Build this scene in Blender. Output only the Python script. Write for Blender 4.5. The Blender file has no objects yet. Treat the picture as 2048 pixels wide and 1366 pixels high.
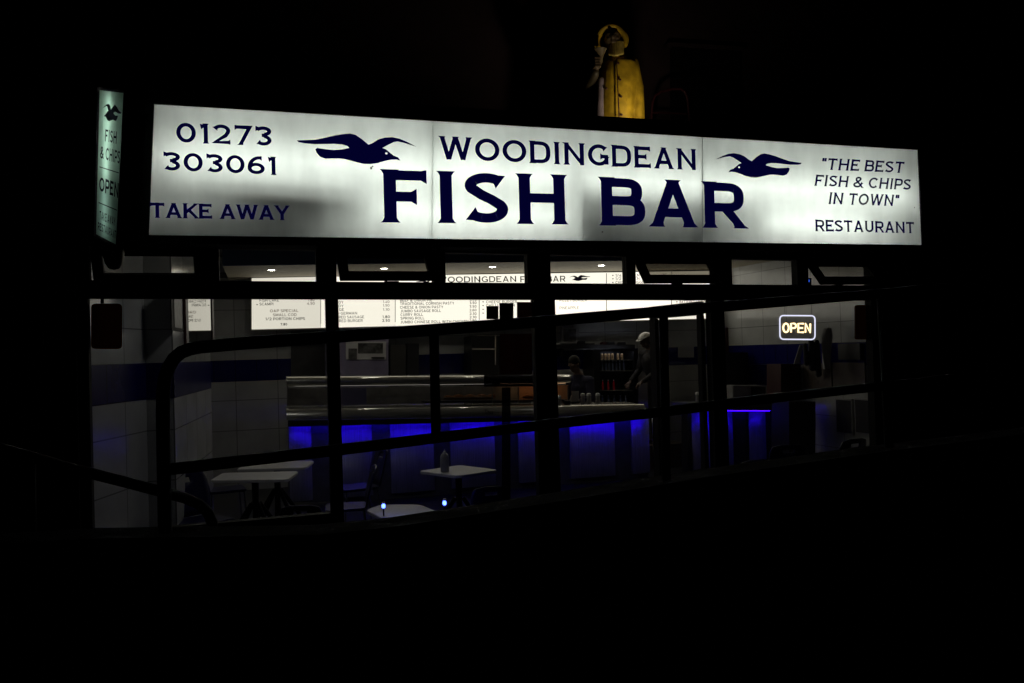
import bpy, bmesh, math, random
from mathutils import Vector, Matrix, noise as mnoise
from mathutils.geometry import tessellate_polygon
R = math.radians
random.seed(7)
SC = bpy.context.scene
COL = SC.collection

# ------------------------------------------------------------------ camera
CAM = Vector((.7093, -6.6183, 2.07)); YAW, PITCH, ROLL, FPX = .3078, .0125, -.0291, 1593.
_f = Vector((math.sin(YAW)*math.cos(PITCH), math.cos(YAW)*math.cos(PITCH), math.sin(PITCH)))
_r0 = Vector((math.cos(YAW), -math.sin(YAW), 0)); _u0 = _r0.cross(_f)
_r = _r0*math.cos(ROLL) + _u0*math.sin(ROLL); _u = -_r0*math.sin(ROLL) + _u0*math.cos(ROLL)
cd = bpy.data.cameras.new('camera'); cam = bpy.data.objects.new('camera', cd); COL.objects.link(cam)
m = Matrix((_r, _u, -_f)).transposed().to_4x4(); m.translation = CAM
cam.matrix_world = m
cd.sensor_width = 36.; cd.lens = FPX/2048*36.; cd.clip_start = .05; cd.clip_end = 600
SC.camera = cam
# ------------------------------------------------------------------ night sky, exposure
wd = bpy.data.worlds.new('World'); SC.world = wd; wd.use_nodes = True
nt = wd.node_tree
sky = nt.nodes.new('ShaderNodeTexSky'); sky.sky_type = 'NISHITA'; sky.sun_disc = False
sky.sun_elevation = R(-9); sky.sun_rotation = R(200)
nt.links.new(sky.outputs[0], nt.nodes['Background'].inputs[0]); nt.nodes['Background'].inputs[1].default_value = .01
SC.view_settings.view_transform = 'Standard'; SC.view_settings.look = 'None'
SC.view_settings.exposure = 0; SC.view_settings.gamma = 1
SC.cycles.use_denoising = True
SC.cycles.max_bounces = 8; SC.cycles.transparent_max_bounces = 16
SC.cycles.caustics_reflective = False; SC.cycles.caustics_refractive = False
SC.cycles.sample_clamp_indirect = 3.0

# ------------------------------------------------------------------ rays of the survey: a photograph point on a known upright or level plane
def at(px, py, Y=None, Z=None, X=None):
    d = _f*FPX + _r*(px-1024) + _u*(683-py)
    t = (Y-CAM.y)/d.y if Y is not None else ((Z-CAM.z)/d.z if Z is not None else (X-CAM.x)/d.x)
    return CAM + d*t

# ------------------------------------------------------------------ materials
def mat(name, base, rough=.6, metal=0., var=.25, scale=9., bump=0., bscale=60., spec=.5, coat=0., stretch=None):
    mt = bpy.data.materials.new(name); mt.use_nodes = True
    n = mt.node_tree.nodes; l = mt.node_tree.links; p = n['Principled BSDF']
    p.inputs['Roughness'].default_value = rough; p.inputs['Metallic'].default_value = metal
    p.inputs['Specular IOR Level'].default_value = spec; p.inputs['Coat Weight'].default_value = coat
    tc = n.new('ShaderNodeTexCoord'); mp = n.new('ShaderNodeMapping'); l.new(tc.outputs['Object'], mp.inputs[0])
    if stretch: mp.inputs['Scale'].default_value = stretch
    nz = n.new('ShaderNodeTexNoise'); nz.inputs['Scale'].default_value = scale; nz.inputs['Detail'].default_value = 6
    l.new(mp.outputs[0], nz.inputs['Vector'])
    rp = n.new('ShaderNodeValToRGB'); l.new(nz.outputs[0], rp.inputs[0])
    rp.color_ramp.elements[0].position = .3; rp.color_ramp.elements[1].position = .75
    rp.color_ramp.elements[0].color = tuple(c*(1-var) for c in base)+(1,)
    rp.color_ramp.elements[1].color = tuple(min(1, c*(1+var)) for c in base)+(1,)
    l.new(rp.outputs[0], p.inputs['Base Color'])
    mr = n.new('ShaderNodeMapRange'); l.new(nz.outputs[0], mr.inputs[0])
    mr.inputs[3].default_value = max(.03, rough*.8); mr.inputs[4].default_value = min(1, rough*1.2)
    l.new(mr.outputs[0], p.inputs['Roughness'])
    if bump:
        n2 = n.new('ShaderNodeTexNoise'); n2.inputs['Scale'].default_value = bscale; n2.inputs['Detail'].default_value = 4
        l.new(mp.outputs[0], n2.inputs['Vector'])
        bp = n.new('ShaderNodeBump'); bp.inputs['Strength'].default_value = bump; bp.inputs['Distance'].default_value = .01
        l.new(n2.outputs[0], bp.inputs['Height']); l.new(bp.outputs[0], p.inputs['Normal'])
    return mt
def emit(name, col, s):
    mt = bpy.data.materials.new(name); mt.use_nodes = True
    n = mt.node_tree.nodes; n.clear(); e = n.new('ShaderNodeEmission'); o = n.new('ShaderNodeOutputMaterial')
    e.inputs[0].default_value = tuple(col)+(1,); e.inputs[1].default_value = s
    mt.node_tree.links.new(e.outputs[0], o.inputs[0]); return mt
def glassmat(name, tint=(1, 1, 1), refl=.05, dirt=0.):
    mt = bpy.data.materials.new(name); mt.use_nodes = True
    n = mt.node_tree.nodes; l = mt.node_tree.links; n.clear()
    t = n.new('ShaderNodeBsdfTransparent'); t.inputs[0].default_value = tuple(tint)+(1,)
    g = n.new('ShaderNodeBsdfGlossy'); g.inputs[1].default_value = .02
    fr = n.new('ShaderNodeFresnel'); fr.inputs[0].default_value = 1.45
    mx = n.new('ShaderNodeMixShader'); o = n.new('ShaderNodeOutputMaterial')
    ge = n.new('ShaderNodeNewGeometry'); iv = n.new('ShaderNodeMath'); iv.operation = 'SUBTRACT'; iv.inputs[0].default_value = 1; l.new(ge.outputs['Backfacing'], iv.inputs[1])
    ml = n.new('ShaderNodeMath'); ml.operation = 'MULTIPLY'; l.new(fr.outputs[0], ml.inputs[0]); l.new(iv.outputs[0], ml.inputs[1])   # mirror only on the outer face of the pane
    l.new(ml.outputs[0], mx.inputs[0]); l.new(t.outputs[0], mx.inputs[1]); l.new(g.outputs[0], mx.inputs[2])
    if dirt:
        d = n.new('ShaderNodeBsdfDiffuse'); d.inputs[0].default_value = (.3, .3, .3, 1)
        nz = n.new('ShaderNodeTexNoise'); nz.inputs['Scale'].default_value = 6; nz.inputs['Detail'].default_value = 6
        mu = n.new('ShaderNodeMath'); mu.operation = 'MULTIPLY'; mu.inputs[1].default_value = dirt; l.new(nz.outputs[0], mu.inputs[0])
        m2 = n.new('ShaderNodeMixShader'); l.new(mu.outputs[0], m2.inputs[0]); l.new(mx.outputs[0], m2.inputs[1]); l.new(d.outputs[0], m2.inputs[2])
        l.new(m2.outputs[0], o.inputs[0])
    else: l.new(mx.outputs[0], o.inputs[0])
    return mt
def acrylic(name, tau, stain=.18):
    # opal acrylic sheet: light from the tubes behind passes through it; weathered and streaked
    mt = bpy.data.materials.new(name); mt.use_nodes = True
    n = mt.node_tree.nodes; l = mt.node_tree.links; n.clear()
    tc = n.new('ShaderNodeTexCoord'); nz = n.new('ShaderNodeTexNoise'); nz.inputs['Scale'].default_value = 2.5; nz.inputs['Detail'].default_value = 8
    mp = n.new('ShaderNodeMapping'); mp.inputs['Scale'].default_value = (2.2, 1, .6); l.new(tc.outputs['Object'], mp.inputs[0]); l.new(mp.outputs[0], nz.inputs['Vector'])
    rp = n.new('ShaderNodeValToRGB'); rp.color_ramp.elements[0].position = .3; rp.color_ramp.elements[1].position = .62
    rp.color_ramp.elements[0].color = tuple(c*(1-stain) for c in tau)+(1,); rp.color_ramp.elements[1].color = tuple(tau)+(1,)
    l.new(nz.outputs[0], rp.inputs[0])
    t = n.new('ShaderNodeBsdfTranslucent'); l.new(rp.outputs[0], t.inputs[0])
    g = n.new('ShaderNodeBsdfGlossy'); g.inputs[1].default_value = .12
    mx = n.new('ShaderNodeMixShader'); mx.inputs[0].default_value = .03
    o = n.new('ShaderNodeOutputMaterial')
    l.new(t.outputs[0], mx.inputs[1]); l.new(g.outputs[0], mx.inputs[2]); l.new(mx.outputs[0], o.inputs[0])
    return mt
def tilemat(name, base, joint, tw=.6, th=.45, rough=.16):
    mt = mat(name, base, rough, var=.12, scale=3)
    n = mt.node_tree.nodes; l = mt.node_tree.links; p = n['Principled BSDF']
    uv = n.new('ShaderNodeUVMap'); bk = n.new('ShaderNodeTexBrick')
    l.new(uv.outputs[0], bk.inputs['Vector']); bk.offset = 0; bk.inputs['Scale'].default_value = 1
    bk.inputs['Brick Width'].default_value = tw; bk.inputs['Row Height'].default_value = th
    bk.inputs['Mortar Size'].default_value = .006; bk.inputs['Mortar Smooth'].default_value = .2
    src = p.inputs['Base Color'].links[0].from_socket
    l.new(src, bk.inputs['Color1']); l.new(src, bk.inputs['Color2']); bk.inputs['Mortar'].default_value = tuple(joint)+(1,)
    l.new(bk.outputs['Color'], p.inputs['Base Color'])
    return mt
M = {}
M['black'] = mat('black_painted_metal', (.005, .005, .006), .65, var=.3, bump=.15, spec=.15)
M['rail'] = mat('black_rail_paint', (.0025, .0025, .003), .7, var=.3, bump=.1, spec=.05)
M['void'] = mat('dark_render', (.010, .008, .009), .95, spec=.08, var=.3, bump=.3)
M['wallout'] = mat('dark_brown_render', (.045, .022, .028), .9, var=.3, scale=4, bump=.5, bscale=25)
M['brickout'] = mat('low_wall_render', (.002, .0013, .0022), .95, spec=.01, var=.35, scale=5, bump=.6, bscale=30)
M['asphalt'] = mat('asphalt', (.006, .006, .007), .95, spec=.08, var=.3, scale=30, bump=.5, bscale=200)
M['floor'] = mat('dark_floor_tile', (.03, .03, .035), .35, var=.3)
M['tile'] = tilemat('white_wall_tile', (.48, .49, .485), (.20, .20, .20))
M['blue'] = tilemat('blue_wall_tile', (.006, .006, .11), (.004, .004, .04), .3, .3, .22)
M['ceil'] = mat('ceiling_plaster', (.50, .48, .44), .8, var=.1, bump=.1)
M['soffit'] = mat('soffit_plaster', (.42, .37, .27), .7, var=.08)
M['bluewall'] = mat('blue_painted_bulkhead', (.03, .05, .10), .7, var=.15)
M['greydark'] = mat('dark_grey_board', (.05, .05, .05), .6, var=.2)
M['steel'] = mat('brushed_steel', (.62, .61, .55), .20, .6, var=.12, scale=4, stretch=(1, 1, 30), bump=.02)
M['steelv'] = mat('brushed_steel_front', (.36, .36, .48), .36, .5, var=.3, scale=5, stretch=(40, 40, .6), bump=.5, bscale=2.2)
M['darksteel'] = mat('dark_steel_panel', (.05, .05, .06), .4, .6, var=.2)
M['white'] = mat('white_laminate', (.72, .72, .74), .4, var=.08, bump=.03)
M['cream'] = mat('cream_laminate', (.34, .34, .34), .4, var=.1)
M['lilac'] = mat('pale_lilac_enamel', (.30, .27, .42), .4, var=.1)
M['navyp'] = mat('navy_plastic', (.010, .010, .055), .32, var=.2, spec=.5)
M['blackp'] = mat('black_plastic', (.010, .010, .012), .4, var=.2)
M['metal'] = mat('chrome', (.6, .6, .62), .18, 1., var=.1)
M['navy'] = emit('navy_vinyl', (.0006, .0004, .020), 1)     # backlit translucent navy lettering film on the light box
M['ink'] = mat('black_ink', (.008, .007, .008), .7, var=.1)
M['orange_ink'] = mat('orange_ink', (.45, .12, .02), .7, var=.1)
M['red_ink'] = mat('red_ink', (.25, .04, .03), .7, var=.1)
M['tube'] = emit('fluorescent_tube', (.985, 1.0, .975), 130)
M['menu'] = [emit('lit_menu_panel', (1.0, .935, .79), v) for v in (.86, 1.15, 1.25, 1.3, 1.25, 1.1)]
M['down'] = emit('downlight_lamp', (1.0, .93, .78), 60)
M['led'] = emit('blue_led', (.024, .001, 1.0), 25)
M['bluelamp'] = emit('blue_lamp', (.05, .09, 1.0), 13)
M['neonw'] = emit('white_neon', (.80, .80, 1.0), 1.25)
M['neono'] = emit('amber_neon', (1.0, .72, .36), 3.0)
M['projface'] = emit('projecting_sign_face', (.62, .80, .68), .26)
M['reflector'] = mat('white_reflector', (.42, .43, .42), .7, var=.05)
M['acrylic'] = acrylic('opal_acrylic', (.84, .87, .835))
M['glass'] = glassmat('window_glass', (.93, .94, .94), dirt=.012)
M['dirtyglass'] = glassmat('grimy_glass', (.42, .41, .38), dirt=.04)
M['halfglass'] = glassmat('dusty_glass', (.80, .80, .77), dirt=.03)
M['clear'] = glassmat('clear_glass')
M['mirror'] = mat('mirror_silver', (.34, .34, .33), .03, 1., var=.02)
M['orangeboard'] = acrylic('orange_hanging_board', (.20, .095, .038), .4)
M['redsheet'] = acrylic('reddish_sheet', (.14, .065, .06), .3)
M['smoke'] = glassmat('smoked_vinyl', (.22, .22, .24))
M['woodr'] = mat('reddish_wood', (.05, .014, .014), .5, var=.3, stretch=(1, 1, .15))
M['wood'] = mat('grey_brown_wood', (.09, .07, .055), .5, var=.3, stretch=(1, 1, .15))
M['red'] = mat('red_paper', (.16, .02, .015), .6, var=.2)
M['paper'] = mat('white_paper', (.45, .45, .45), .8, var=.06)
M['photo'] = mat('dark_photo_print', (.10, .10, .10), .5, var=.9, scale=14)
M['food'] = mat('golden_batter', (.50, .20, .06), .6, var=.4, scale=25, bump=.6)
M['skin'] = mat('skin', (.10, .06, .045), .55, var=.12)
M['hair'] = mat('dark_hair', (.008, .007, .006), .7, spec=.15, var=.4, stretch=(30, 30, 3))
M['shirt'] = mat('dark_blue_shirt', (.010, .010, .035), .8, var=.2, bump=.3)
M['jacket'] = mat('black_jacket', (.010, .009, .011), .7, var=.2, bump=.3)
M['helmet'] = mat('white_helmet', (.55, .55, .52), .25, var=.05)
M['beard'] = mat('carved_beard', (.42, .30, .07), .6, var=.4, scale=20)
M['coat'] = mat('yellow_oilskin_paint', (.40, .25, .012), .5, var=.5, scale=9, bump=.25, bscale=14)
M['face'] = mat('painted_face', (.085, .055, .03), .55, var=.3)
M['cup'] = mat('tan_cup_paint', (.15, .11, .06), .55, var=.25)
M['redpaint'] = mat('red_hoop_paint', (.05, .007, .012), .5, var=.3)
M['plastic_clear'] = mat('translucent_plastic', (.34, .34, .35), .35, var=.1)
M['can'] = mat('silver_can', (.45, .48, .6), .3, .8, var=.3)
M['redcan'] = mat('red_bottle', (.75, .02, .05), .25, var=.1)
M['brass'] = mat('amber_enamel', (.55, .30, .16), .4, var=.15)

# ------------------------------------------------------------------ mesh builder
OFF = {}
class MB:
    def __init__(s): s.v = []; s.f = []; s.uv = {}; s.smooth = []
    def add(s, vs, fs, sm=False):
        o = len(s.v); s.v += [Vector(p) for p in vs]
        for f in fs: s.f.append([i+o for i in f]); s.smooth.append(sm)
        return s
    def box(s, x0, x1, y0, y1, z0, z1):
        return s.hexa([(x0, y0, z0), (x1, y0, z0), (x1, y0, z1), (x0, y0, z1)], [(x0, y1, z0), (x1, y1, z0), (x1, y1, z1), (x0, y1, z1)])
    def hexa(s, a, b):
        n = len(a)
        fs = [list(range(n)), [n+i for i in range(n)][::-1]] + [[i, n+i, n+(i+1) % n, (i+1) % n] for i in range(n)]
        return s.add(list(a)+list(b), fs)
    def slab(s, pts, Y, depth):            # an upright plate whose front outline lies on plane Y, with real thickness behind it
        a = [at(x, y, Y=Y) for x, y in pts]
        return s.hexa(a, [p+Vector((0, depth, 0)) for p in a])
    def quad(s, pts, uv=None):
        s.add(pts, [[0, 1, 2, 3]])
        if uv: s.uv[len(s.f)-1] = uv
        return s
    def tube(s, pts, r, n=10, closed=False, cap=True):
        pts = [Vector(p) for p in pts]; rs = r if isinstance(r, (list, tuple)) else [r]*len(pts)
        ring = []; up = Vector((0, 0, 1)); N = len(pts); prev = None
        for i, p in enumerate(pts):
            a = pts[i-1] if (i > 0 or closed) else p; b = pts[(i+1) % N] if (i < N-1 or closed) else p
            t = (b-a).normalized()
            if prev is None:
                ref = up if abs(t.dot(up)) < .9 else Vector((1, 0, 0)); x = t.cross(ref).normalized()
            else: x = (prev - t*prev.dot(t)).normalized()
            prev = x; y = t.cross(x)
            ring.append([p + (x*math.cos(k*2*math.pi/n) + y*math.sin(k*2*math.pi/n))*rs[i] for k in range(n)])
        vs = [q for rr in ring for q in rr]; fs = []
        for i in range(N if closed else N-1):
            j = (i+1) % N
            for k in range(n): fs.append([i*n+k, i*n+(k+1) % n, j*n+(k+1) % n, j*n+k])
        s.add(vs, fs, True)
        if cap and not closed:
            s.add(ring[0], [list(range(n))[::-1]]); s.add(ring[-1], [list(range(n))])
        return s
    def lathe(s, c, prof, n=20, axis=None):
        c = Vector(c); q = axis.to_track_quat('Z', 'Y') if axis else None
        vs = []
        for r, z in prof:
            for k in range(n):
                p = Vector((r*math.cos(k*2*math.pi/n), r*math.sin(k*2*math.pi/n), z)); vs.append(c+(q @ p if q else p))
        fs = []
        for i in range(len(prof)-1):
            for k in range(n): fs.append([i*n+k, i*n+(k+1) % n, (i+1)*n+(k+1) % n, (i+1)*n+k])
        s.add(vs, fs, True)
        if prof[0][0] > 1e-4: s.add(vs[:n], [list(range(n))[::-1]])
        if prof[-1][0] > 1e-4: s.add(vs[-n:], [list(range(n))])
        return s
    def ell(s, c, rad, rot=None, nu=16, nv=10):
        c = Vector(c); vs = []; fs = []
        for i in range(nv+1):
            a = math.pi*i/nv
            for k in range(nu):
                b = 2*math.pi*k/nu
                p = Vector((rad[0]*math.sin(a)*math.cos(b), rad[1]*math.sin(a)*math.sin(b), -rad[2]*math.cos(a)))
                if rot: p = rot @ p
                vs.append(c+p)
        for i in range(nv):
            for k in range(nu): fs.append([i*nu+k, i*nu+(k+1) % nu, (i+1)*nu+(k+1) % nu, (i+1)*nu+k])
        return s.add(vs, fs, True)
    def caps(s, a, b, ra, rb, n=12):      # closed tapered capsule
        a = Vector(a); b = Vector(b); d = (b-a); L = d.length; ax = d.normalized()
        prof = []
        for i in range(6):
            t = -math.pi/2 + i*math.pi/12*1.0; prof.append((max(1e-5, ra*math.cos(t)), ra*math.sin(t)))
        prof.append((ra, 0))
        for i in range(7):
            t = i*math.pi/12; prof.append((max(1e-5, rb*math.cos(t)), L+rb*math.sin(t)))
        return s.lathe(a, prof, n, ax)
    def poly(s, pts, depth=Vector((0, .002, 0))):   # filled outline (3D, planar) given thickness
        pts = [Vector(p) for p in pts]; n = len(pts)
        tri = tessellate_polygon([pts])
        fs = [list(t) for t in tri] + [[n+i for i in t[::-1]] for t in tri] + [[i, n+i, n+(i+1) % n, (i+1) % n] for i in range(n)]
        return s.add(pts+[p+depth for p in pts], fs)
    def build(s, name, m, parent=None, bevel=0, local=False, remesh=0, smooth_it=0):
        off = Vector((0, 0, 0)) if (parent is None or local) else OFF.get(parent.name, Vector((0, 0, 0)))
        me = bpy.data.meshes.new(name); me.from_pydata([p-off for p in s.v], [], s.f)
        if s.uv:
            lay = me.uv_layers.new(name='UVMap')
            for fi, uvs in s.uv.items():
                for k, li in enumerate(me.polygons[fi].loop_indices): lay.data[li].uv = uvs[k]
        me.polygons.foreach_set('use_smooth', s.smooth); me.materials.append(M[m] if isinstance(m, str) else m)
        bm = bmesh.new(); bm.from_mesh(me); bmesh.ops.recalc_face_normals(bm, faces=bm.faces)
        if bevel: 
            bmesh.ops.remove_doubles(bm, verts=bm.verts, dist=1e-5)
            bmesh.ops.bevel(bm, geom=[e for e in bm.edges if e.calc_face_angle(0) > .5], offset=bevel, segments=2, affect='EDGES', clamp_overlap=True)
        bm.to_mesh(me); bm.free()
        o = bpy.data.objects.new(name, me); COL.objects.link(o)
        if remesh:
            md = o.modifiers.new('r', 'REMESH'); md.mode = 'VOXEL'; md.voxel_size = remesh; md.use_smooth_shade = True
            if smooth_it: ms = o.modifiers.new('s', 'SMOOTH'); ms.factor = .5; ms.iterations = smooth_it
            dg = bpy.context.evaluated_depsgraph_get(); dg.update()
            nm = bpy.data.meshes.new_from_object(o.evaluated_get(dg)); o.modifiers.clear(); o.data = nm
            if not nm.materials: nm.materials.append(M[m] if isinstance(m, str) else m)
        if parent is not None: o.parent = parent; OFF[o.name] = off
        return o
def tag(o, label, cat, group=None):
    o['label'] = label; o['category'] = cat
    if group: o['group'] = group
    return o
def struct(o): o['kind'] = 'structure'; return o
def thing(name, loc, label, cat, group=None, rz=0):
    o = bpy.data.objects.new(name, None); COL.objects.link(o); o.location = loc; o.rotation_euler = (0, 0, rz)
    o.empty_display_size = .1; OFF[o.name] = Vector(loc)
    return tag(o, label, cat, group)
def copy_thing(src, loc, rz, label):
    def cp(o, par):
        c = o.copy(); COL.objects.link(c)
        if par: c.parent = par
        for ch in [x for x in SC.objects if x.parent == o]: cp(ch, c)
        return c
    r = cp(src, None); r.location = loc; r.rotation_euler = (0, 0, rz); r['label'] = label
    return r

# ------------------------------------------------------------------ lettering (copperplate-style capitals drawn as flared strokes)
def arc(cx, cy, rx, ry, a0, a1, n=14):
    return [(cx+rx*math.cos(R(a0+(a1-a0)*i/n)), cy+ry*math.sin(R(a0+(a1-a0)*i/n))) for i in range(n+1)]
def bowl(cx, cy, rx, ry, n=16):   # squarish bowl of B, D, P, R
    f = lambda v: math.copysign(abs(v)**.72, v)
    return [(cx+rx*f(math.cos(R(90-180*i/n))), cy+ry*f(math.sin(R(90-180*i/n)))) for i in range(n+1)]
def glyph(c, t):
    h = t/2; T = 1-h; m_ = .52
    def S(w, *st): return (w, st)
    if c == 'A': return S(1.0, ([(.05+h, 0), (.5, 1)], 1, 0), ([(.95-h, 0), (.5, 1)], 1, 0), ([(.22, .30), (.78, .30)], 0, 0), ([(.5, .80), (.5, 1)], 0, 1))
    if c == 'B': return S(.84, ([(h+.03, 0), (h+.03, 1)], 1, 1), ([(h, T), (.46, T)]+bowl(.48, (T+m_)/2, .25, (T-m_)/2)+[(h, m_)], 0, 0), ([(h, m_), (.5, m_)]+bowl(.5, (h+m_)/2, .28, (m_-h)/2)+[(h, h)], 0, 0))
    if c == 'C': return S(.92, (arc(.5, .5, .5-h, .5-h, 42, 318, 26), 2, 2))
    if c == 'D': return S(.92, ([(h+.03, 0), (h+.03, 1)], 1, 1), ([(h, T), (.42, T)]+bowl(.42, .5, .5-h, T-.5, 22)+[(h, h)], 0, 0))
    if c == 'E': return S(.80, ([(h+.03, 0), (h+.03, 1)], 1, 1), ([(h, T), (.78, T)], 0, 2), ([(h, m_), (.60, m_)], 0, 2), ([(h, h), (.80, h)], 0, 2))
    if c == 'F': return S(.80, ([(h+.05, 0), (h+.05, 1)], 1, 1), ([(h, T), (.80, T)], 0, 2), ([(h, .49), (.62, .49)], 0, 2))
    if c == 'G': return S(.95, (arc(.5, .5, .5-h, .5-h, 42, 330, 26), 2, 0), ([(.88-h*.4, .08), (.88-h*.4, .44)], 0, 1), ([(.56, .44), (.93, .44)], 2, 0))
    if c == 'H': return S(.98, ([(h+.05, 0), (h+.05, 1)], 1, 1), ([(.93-h, 0), (.93-h, 1)], 1, 1), ([(h, .52), (.9-h, .52)], 0, 0))
    if c == 'I': return S(t+.12, ([(h+.06, 0), (h+.06, 1)], 1, 1))
    if c == 'J': return S(.6, ([(.46, 1), (.46, .3)]+arc(.25, .3, .21, .3-h, 0, -150), 1, 2))
    if c == 'K': return S(.92, ([(h+.05, 0), (h+.05, 1)], 1, 1), ([(h+.05, .36), (.80, 1)], 0, 1), ([(.36, .56), (.84, 0)], 0, 1))
    if c == 'L': return S(.76, ([(h+.05, 0), (h+.05, 1)], 1, 1), ([(h, h), (.74, h)], 0, 2))
    if c == 'M': return S(1.12, ([(h+.05, 0), (h+.05, 1)], 1, 1), ([(1.07-h, 0), (1.07-h, 1)], 1, 1), ([(h+.05, 1), (.56, .12)], 0, 0), ([(1.07-h, 1), (.56, .12)], 0, 0))
    if c == 'N': return S(.98, ([(h+.05, 0), (h+.05, 1)], 1, 0), ([(.93-h, 0), (.93-h, 1)], 0, 1), ([(h+.02, 1), (.95-h, 0)], 1, 0))
    if c == 'O': return S(1.02, (arc(.51, .5, .51-h, .5-h, 0, 360, 36), 0, 0))
    if c == 'P': return S(.80, ([(h+.03, 0), (h+.03, 1)], 1, 1), ([(h, T), (.46, T)]+bowl(.48, (T+.42)/2, .27, (T-.42)/2)+[(h, .42)], 0, 0))
    if c == 'Q': return S(1.02, (arc(.51, .5, .51-h, .5-h, 0, 360, 36), 0, 0), ([(.6, .3), (.9, 0)], 0, 1))
    if c == 'R': return S(.88, ([(h+.03, 0), (h+.03, 1)], 1, 1), ([(h, T), (.48, T)]+bowl(.48, (T+.45)/2, .29, (T-.45)/2)+[(h, .45)], 0, 0), ([(.45, .46), (.80, 0)], 0, 1))
    if c == 'S': return S(.78, (arc(.39, .735, .31, .265-h, 30, 90, 6)+arc(.39, .735, .39-h, .265-h, 96, 200, 12)+[(.30, .56), (.48, .47)]+arc(.39, .28, .40-h, .28-h, 30, -90, 12)+arc(.39, .28, .34, .28-h, -96, -150, 6), 2, 2))
    if c == 'T': return S(.86, ([(.43, 0), (.43, 1)], 1, 0), ([(.02, T), (.84, T)], 2, 2))
    if c == 'U': return S(.94, ([(h+.06, 1), (h+.06, .38)]+arc(.47, .38, .41-h, .38-h, 180, 360, 16)+[(.88-h, 1)], 1, 1))
    if c == 'V': return S(.94, ([(h+.02, 1), (.47, 0)], 1, 0), ([(.92-h, 1), (.47, 0)], 1, 0))
    if c == 'W': return S(1.34, ([(h+.02, 1), (.38, 0)], 1, 0), ([(.67, 1), (.38, 0)], 1, 0), ([(.67, 1), (.96, 0)], 0, 0), ([(1.32-h, 1), (.96, 0)], 1, 0))
    if c == 'X': return S(.9, ([(h, 0), (.9-h, 1)], 1, 1), ([(h, 1), (.9-h, 0)], 1, 1))
    if c == 'Y': return S(.92, ([(.46, 0), (.46, .45)], 1, 0), ([(h, 1), (.46, .42)], 1, 0), ([(.92-h, 1), (.46, .42)], 1, 0))
    if c == 'Z': return S(.8, ([(.05, T), (.74, T), (.06, h), (.76, h)], 2, 2))
    if c == '0': return S(.92, (arc(.46, .5, .46-h, .5-h, 0, 360, 32), 0, 0))
    if c == '1': return S(.48, ([(.30, 0), (.30, 1)], 1, 1), ([(.05, .84), (.30, .90)], 2, 0))
    if c == '2': return S(.84, (arc(.40, .68, .33, .32-h, 160, -20, 16)+[(.60, .44), (.10, h), (.82, h)], 2, 2))
    if c == '3': return S(.84, ([(.04, .88), (.14, .88)]+arc(.42, .74, .30, .26-h, 140, -80, 14), 2, 0), ([(.34, .535), (.46, .535)]+arc(.42, .29, .40-h, .29-h, 70, -150, 16), 0, 2))
    if c == '4': return S(.88, ([(.62, 0), (.62, 1), (.06, .28), (.86, .28)], 1, 0))
    if c == '5': return S(.82, ([(.74, T), (.20, T), (.16, .55)]+arc(.40, .32, .40-h, .32-h, 120, -150, 16), 2, 2))
    if c == '6': return S(.86, (arc(.43, .32, .43-h, .32-h, 0, 360, 24), 0, 0), (arc(.60, .36, .60-h, .64-h, 178, 95, 12)+[(.72, T)], 0, 2))
    if c == '7': return S(.84, ([(.03, T), (.76, T), (.30, 0)], 2, 1))
    if c == '8': return S(.84, (arc(.42, .75, .31, .25-h, 0, 360, 22), 0, 0), (arc(.42, .27, .42-h, .27-h, 0, 360, 22), 0, 0))
    if c == '9': return S(.86, (arc(.43, .68, .43-h, .32-h, 0, 360, 24), 0, 0), (arc(.26, .64, .60-h, .64-h, -2, -85, 12), 0, 2))
    if c == '&': return S(.96, ([(.92, 0), (.24, .66)]+arc(.42, .78, .21, .22-h*.9, 200, -40, 14)+[(.30, .44)]+arc(.38, .27, .36-h*.4, .27-h, 130, 320, 14)+[(.84, .46)], 1, 2))
    if c == '"': return S(.40, ([(.10, 1), (.10, .70)], 0, 0), ([(.30, 1), (.30, .70)], 0, 0))
    if c == "'": return S(.2, ([(.10, 1), (.10, .70)], 0, 0))
    if c == '.': return S(.28, ([(.14, 0), (.14, t*1.1)], 0, 0))
    if c == '-': return S(.5, ([(.08, .45), (.42, .45)], 0, 0))
    if c == '/': return S(.6, ([(.06, 0), (.54, 1)], 0, 0))
    if c == '*': return S(.62, ([(.3, .15), (.3, .85)], 0, 0), ([(.02, .32), (.58, .68)], 0, 0), ([(.02, .68), (.58, .32)], 0, 0))
    x = .68   # lower case for the opening-times plate
    if c == 'e': return S(.72, ([(.06, .36), (.66, .36)]+arc(.36, .34, .34-h*.6, .34-h, 0, 310, 20), 0, 0))
    if c == 'p': return S(.74, ([(h, -.28), (h, x)], 0, 0), (arc(.38, .34, .33-h*.6, .34-h, 0, 360, 20), 0, 0))
    if c == 'n': return S(.70, ([(h, 0), (h, x)], 0, 0), ([(h, .34)]+arc(.34, .36, .30-h*.6, .32-h, 180, 0, 12)+[(.64-h*.6, 0)], 0, 0))
    if c == 'i': return S(.24, ([(.12, 0), (.12, x)], 0, 0), ([(.12, .85), (.12, 1)], 0, 0))
    if c == 'g': return S(.74, (arc(.36, .34, .33-h*.6, .34-h, 0, 360, 20), 0, 0), ([(.70-h, x), (.70-h, -.05)]+arc(.38, -.05, .30-h*.6, .22, 0, -150, 10), 0, 0))
    if c == 'm': return S(1.06, ([(h, 0), (h, x)], 0, 0), (arc(.30, .36, .23, .32-h, 180, 0, 10)+[(.53, 0)], 0, 0), (arc(.76, .36, .23, .32-h, 180, 0, 10)+[(.99, 0)], 0, 0))
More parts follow.
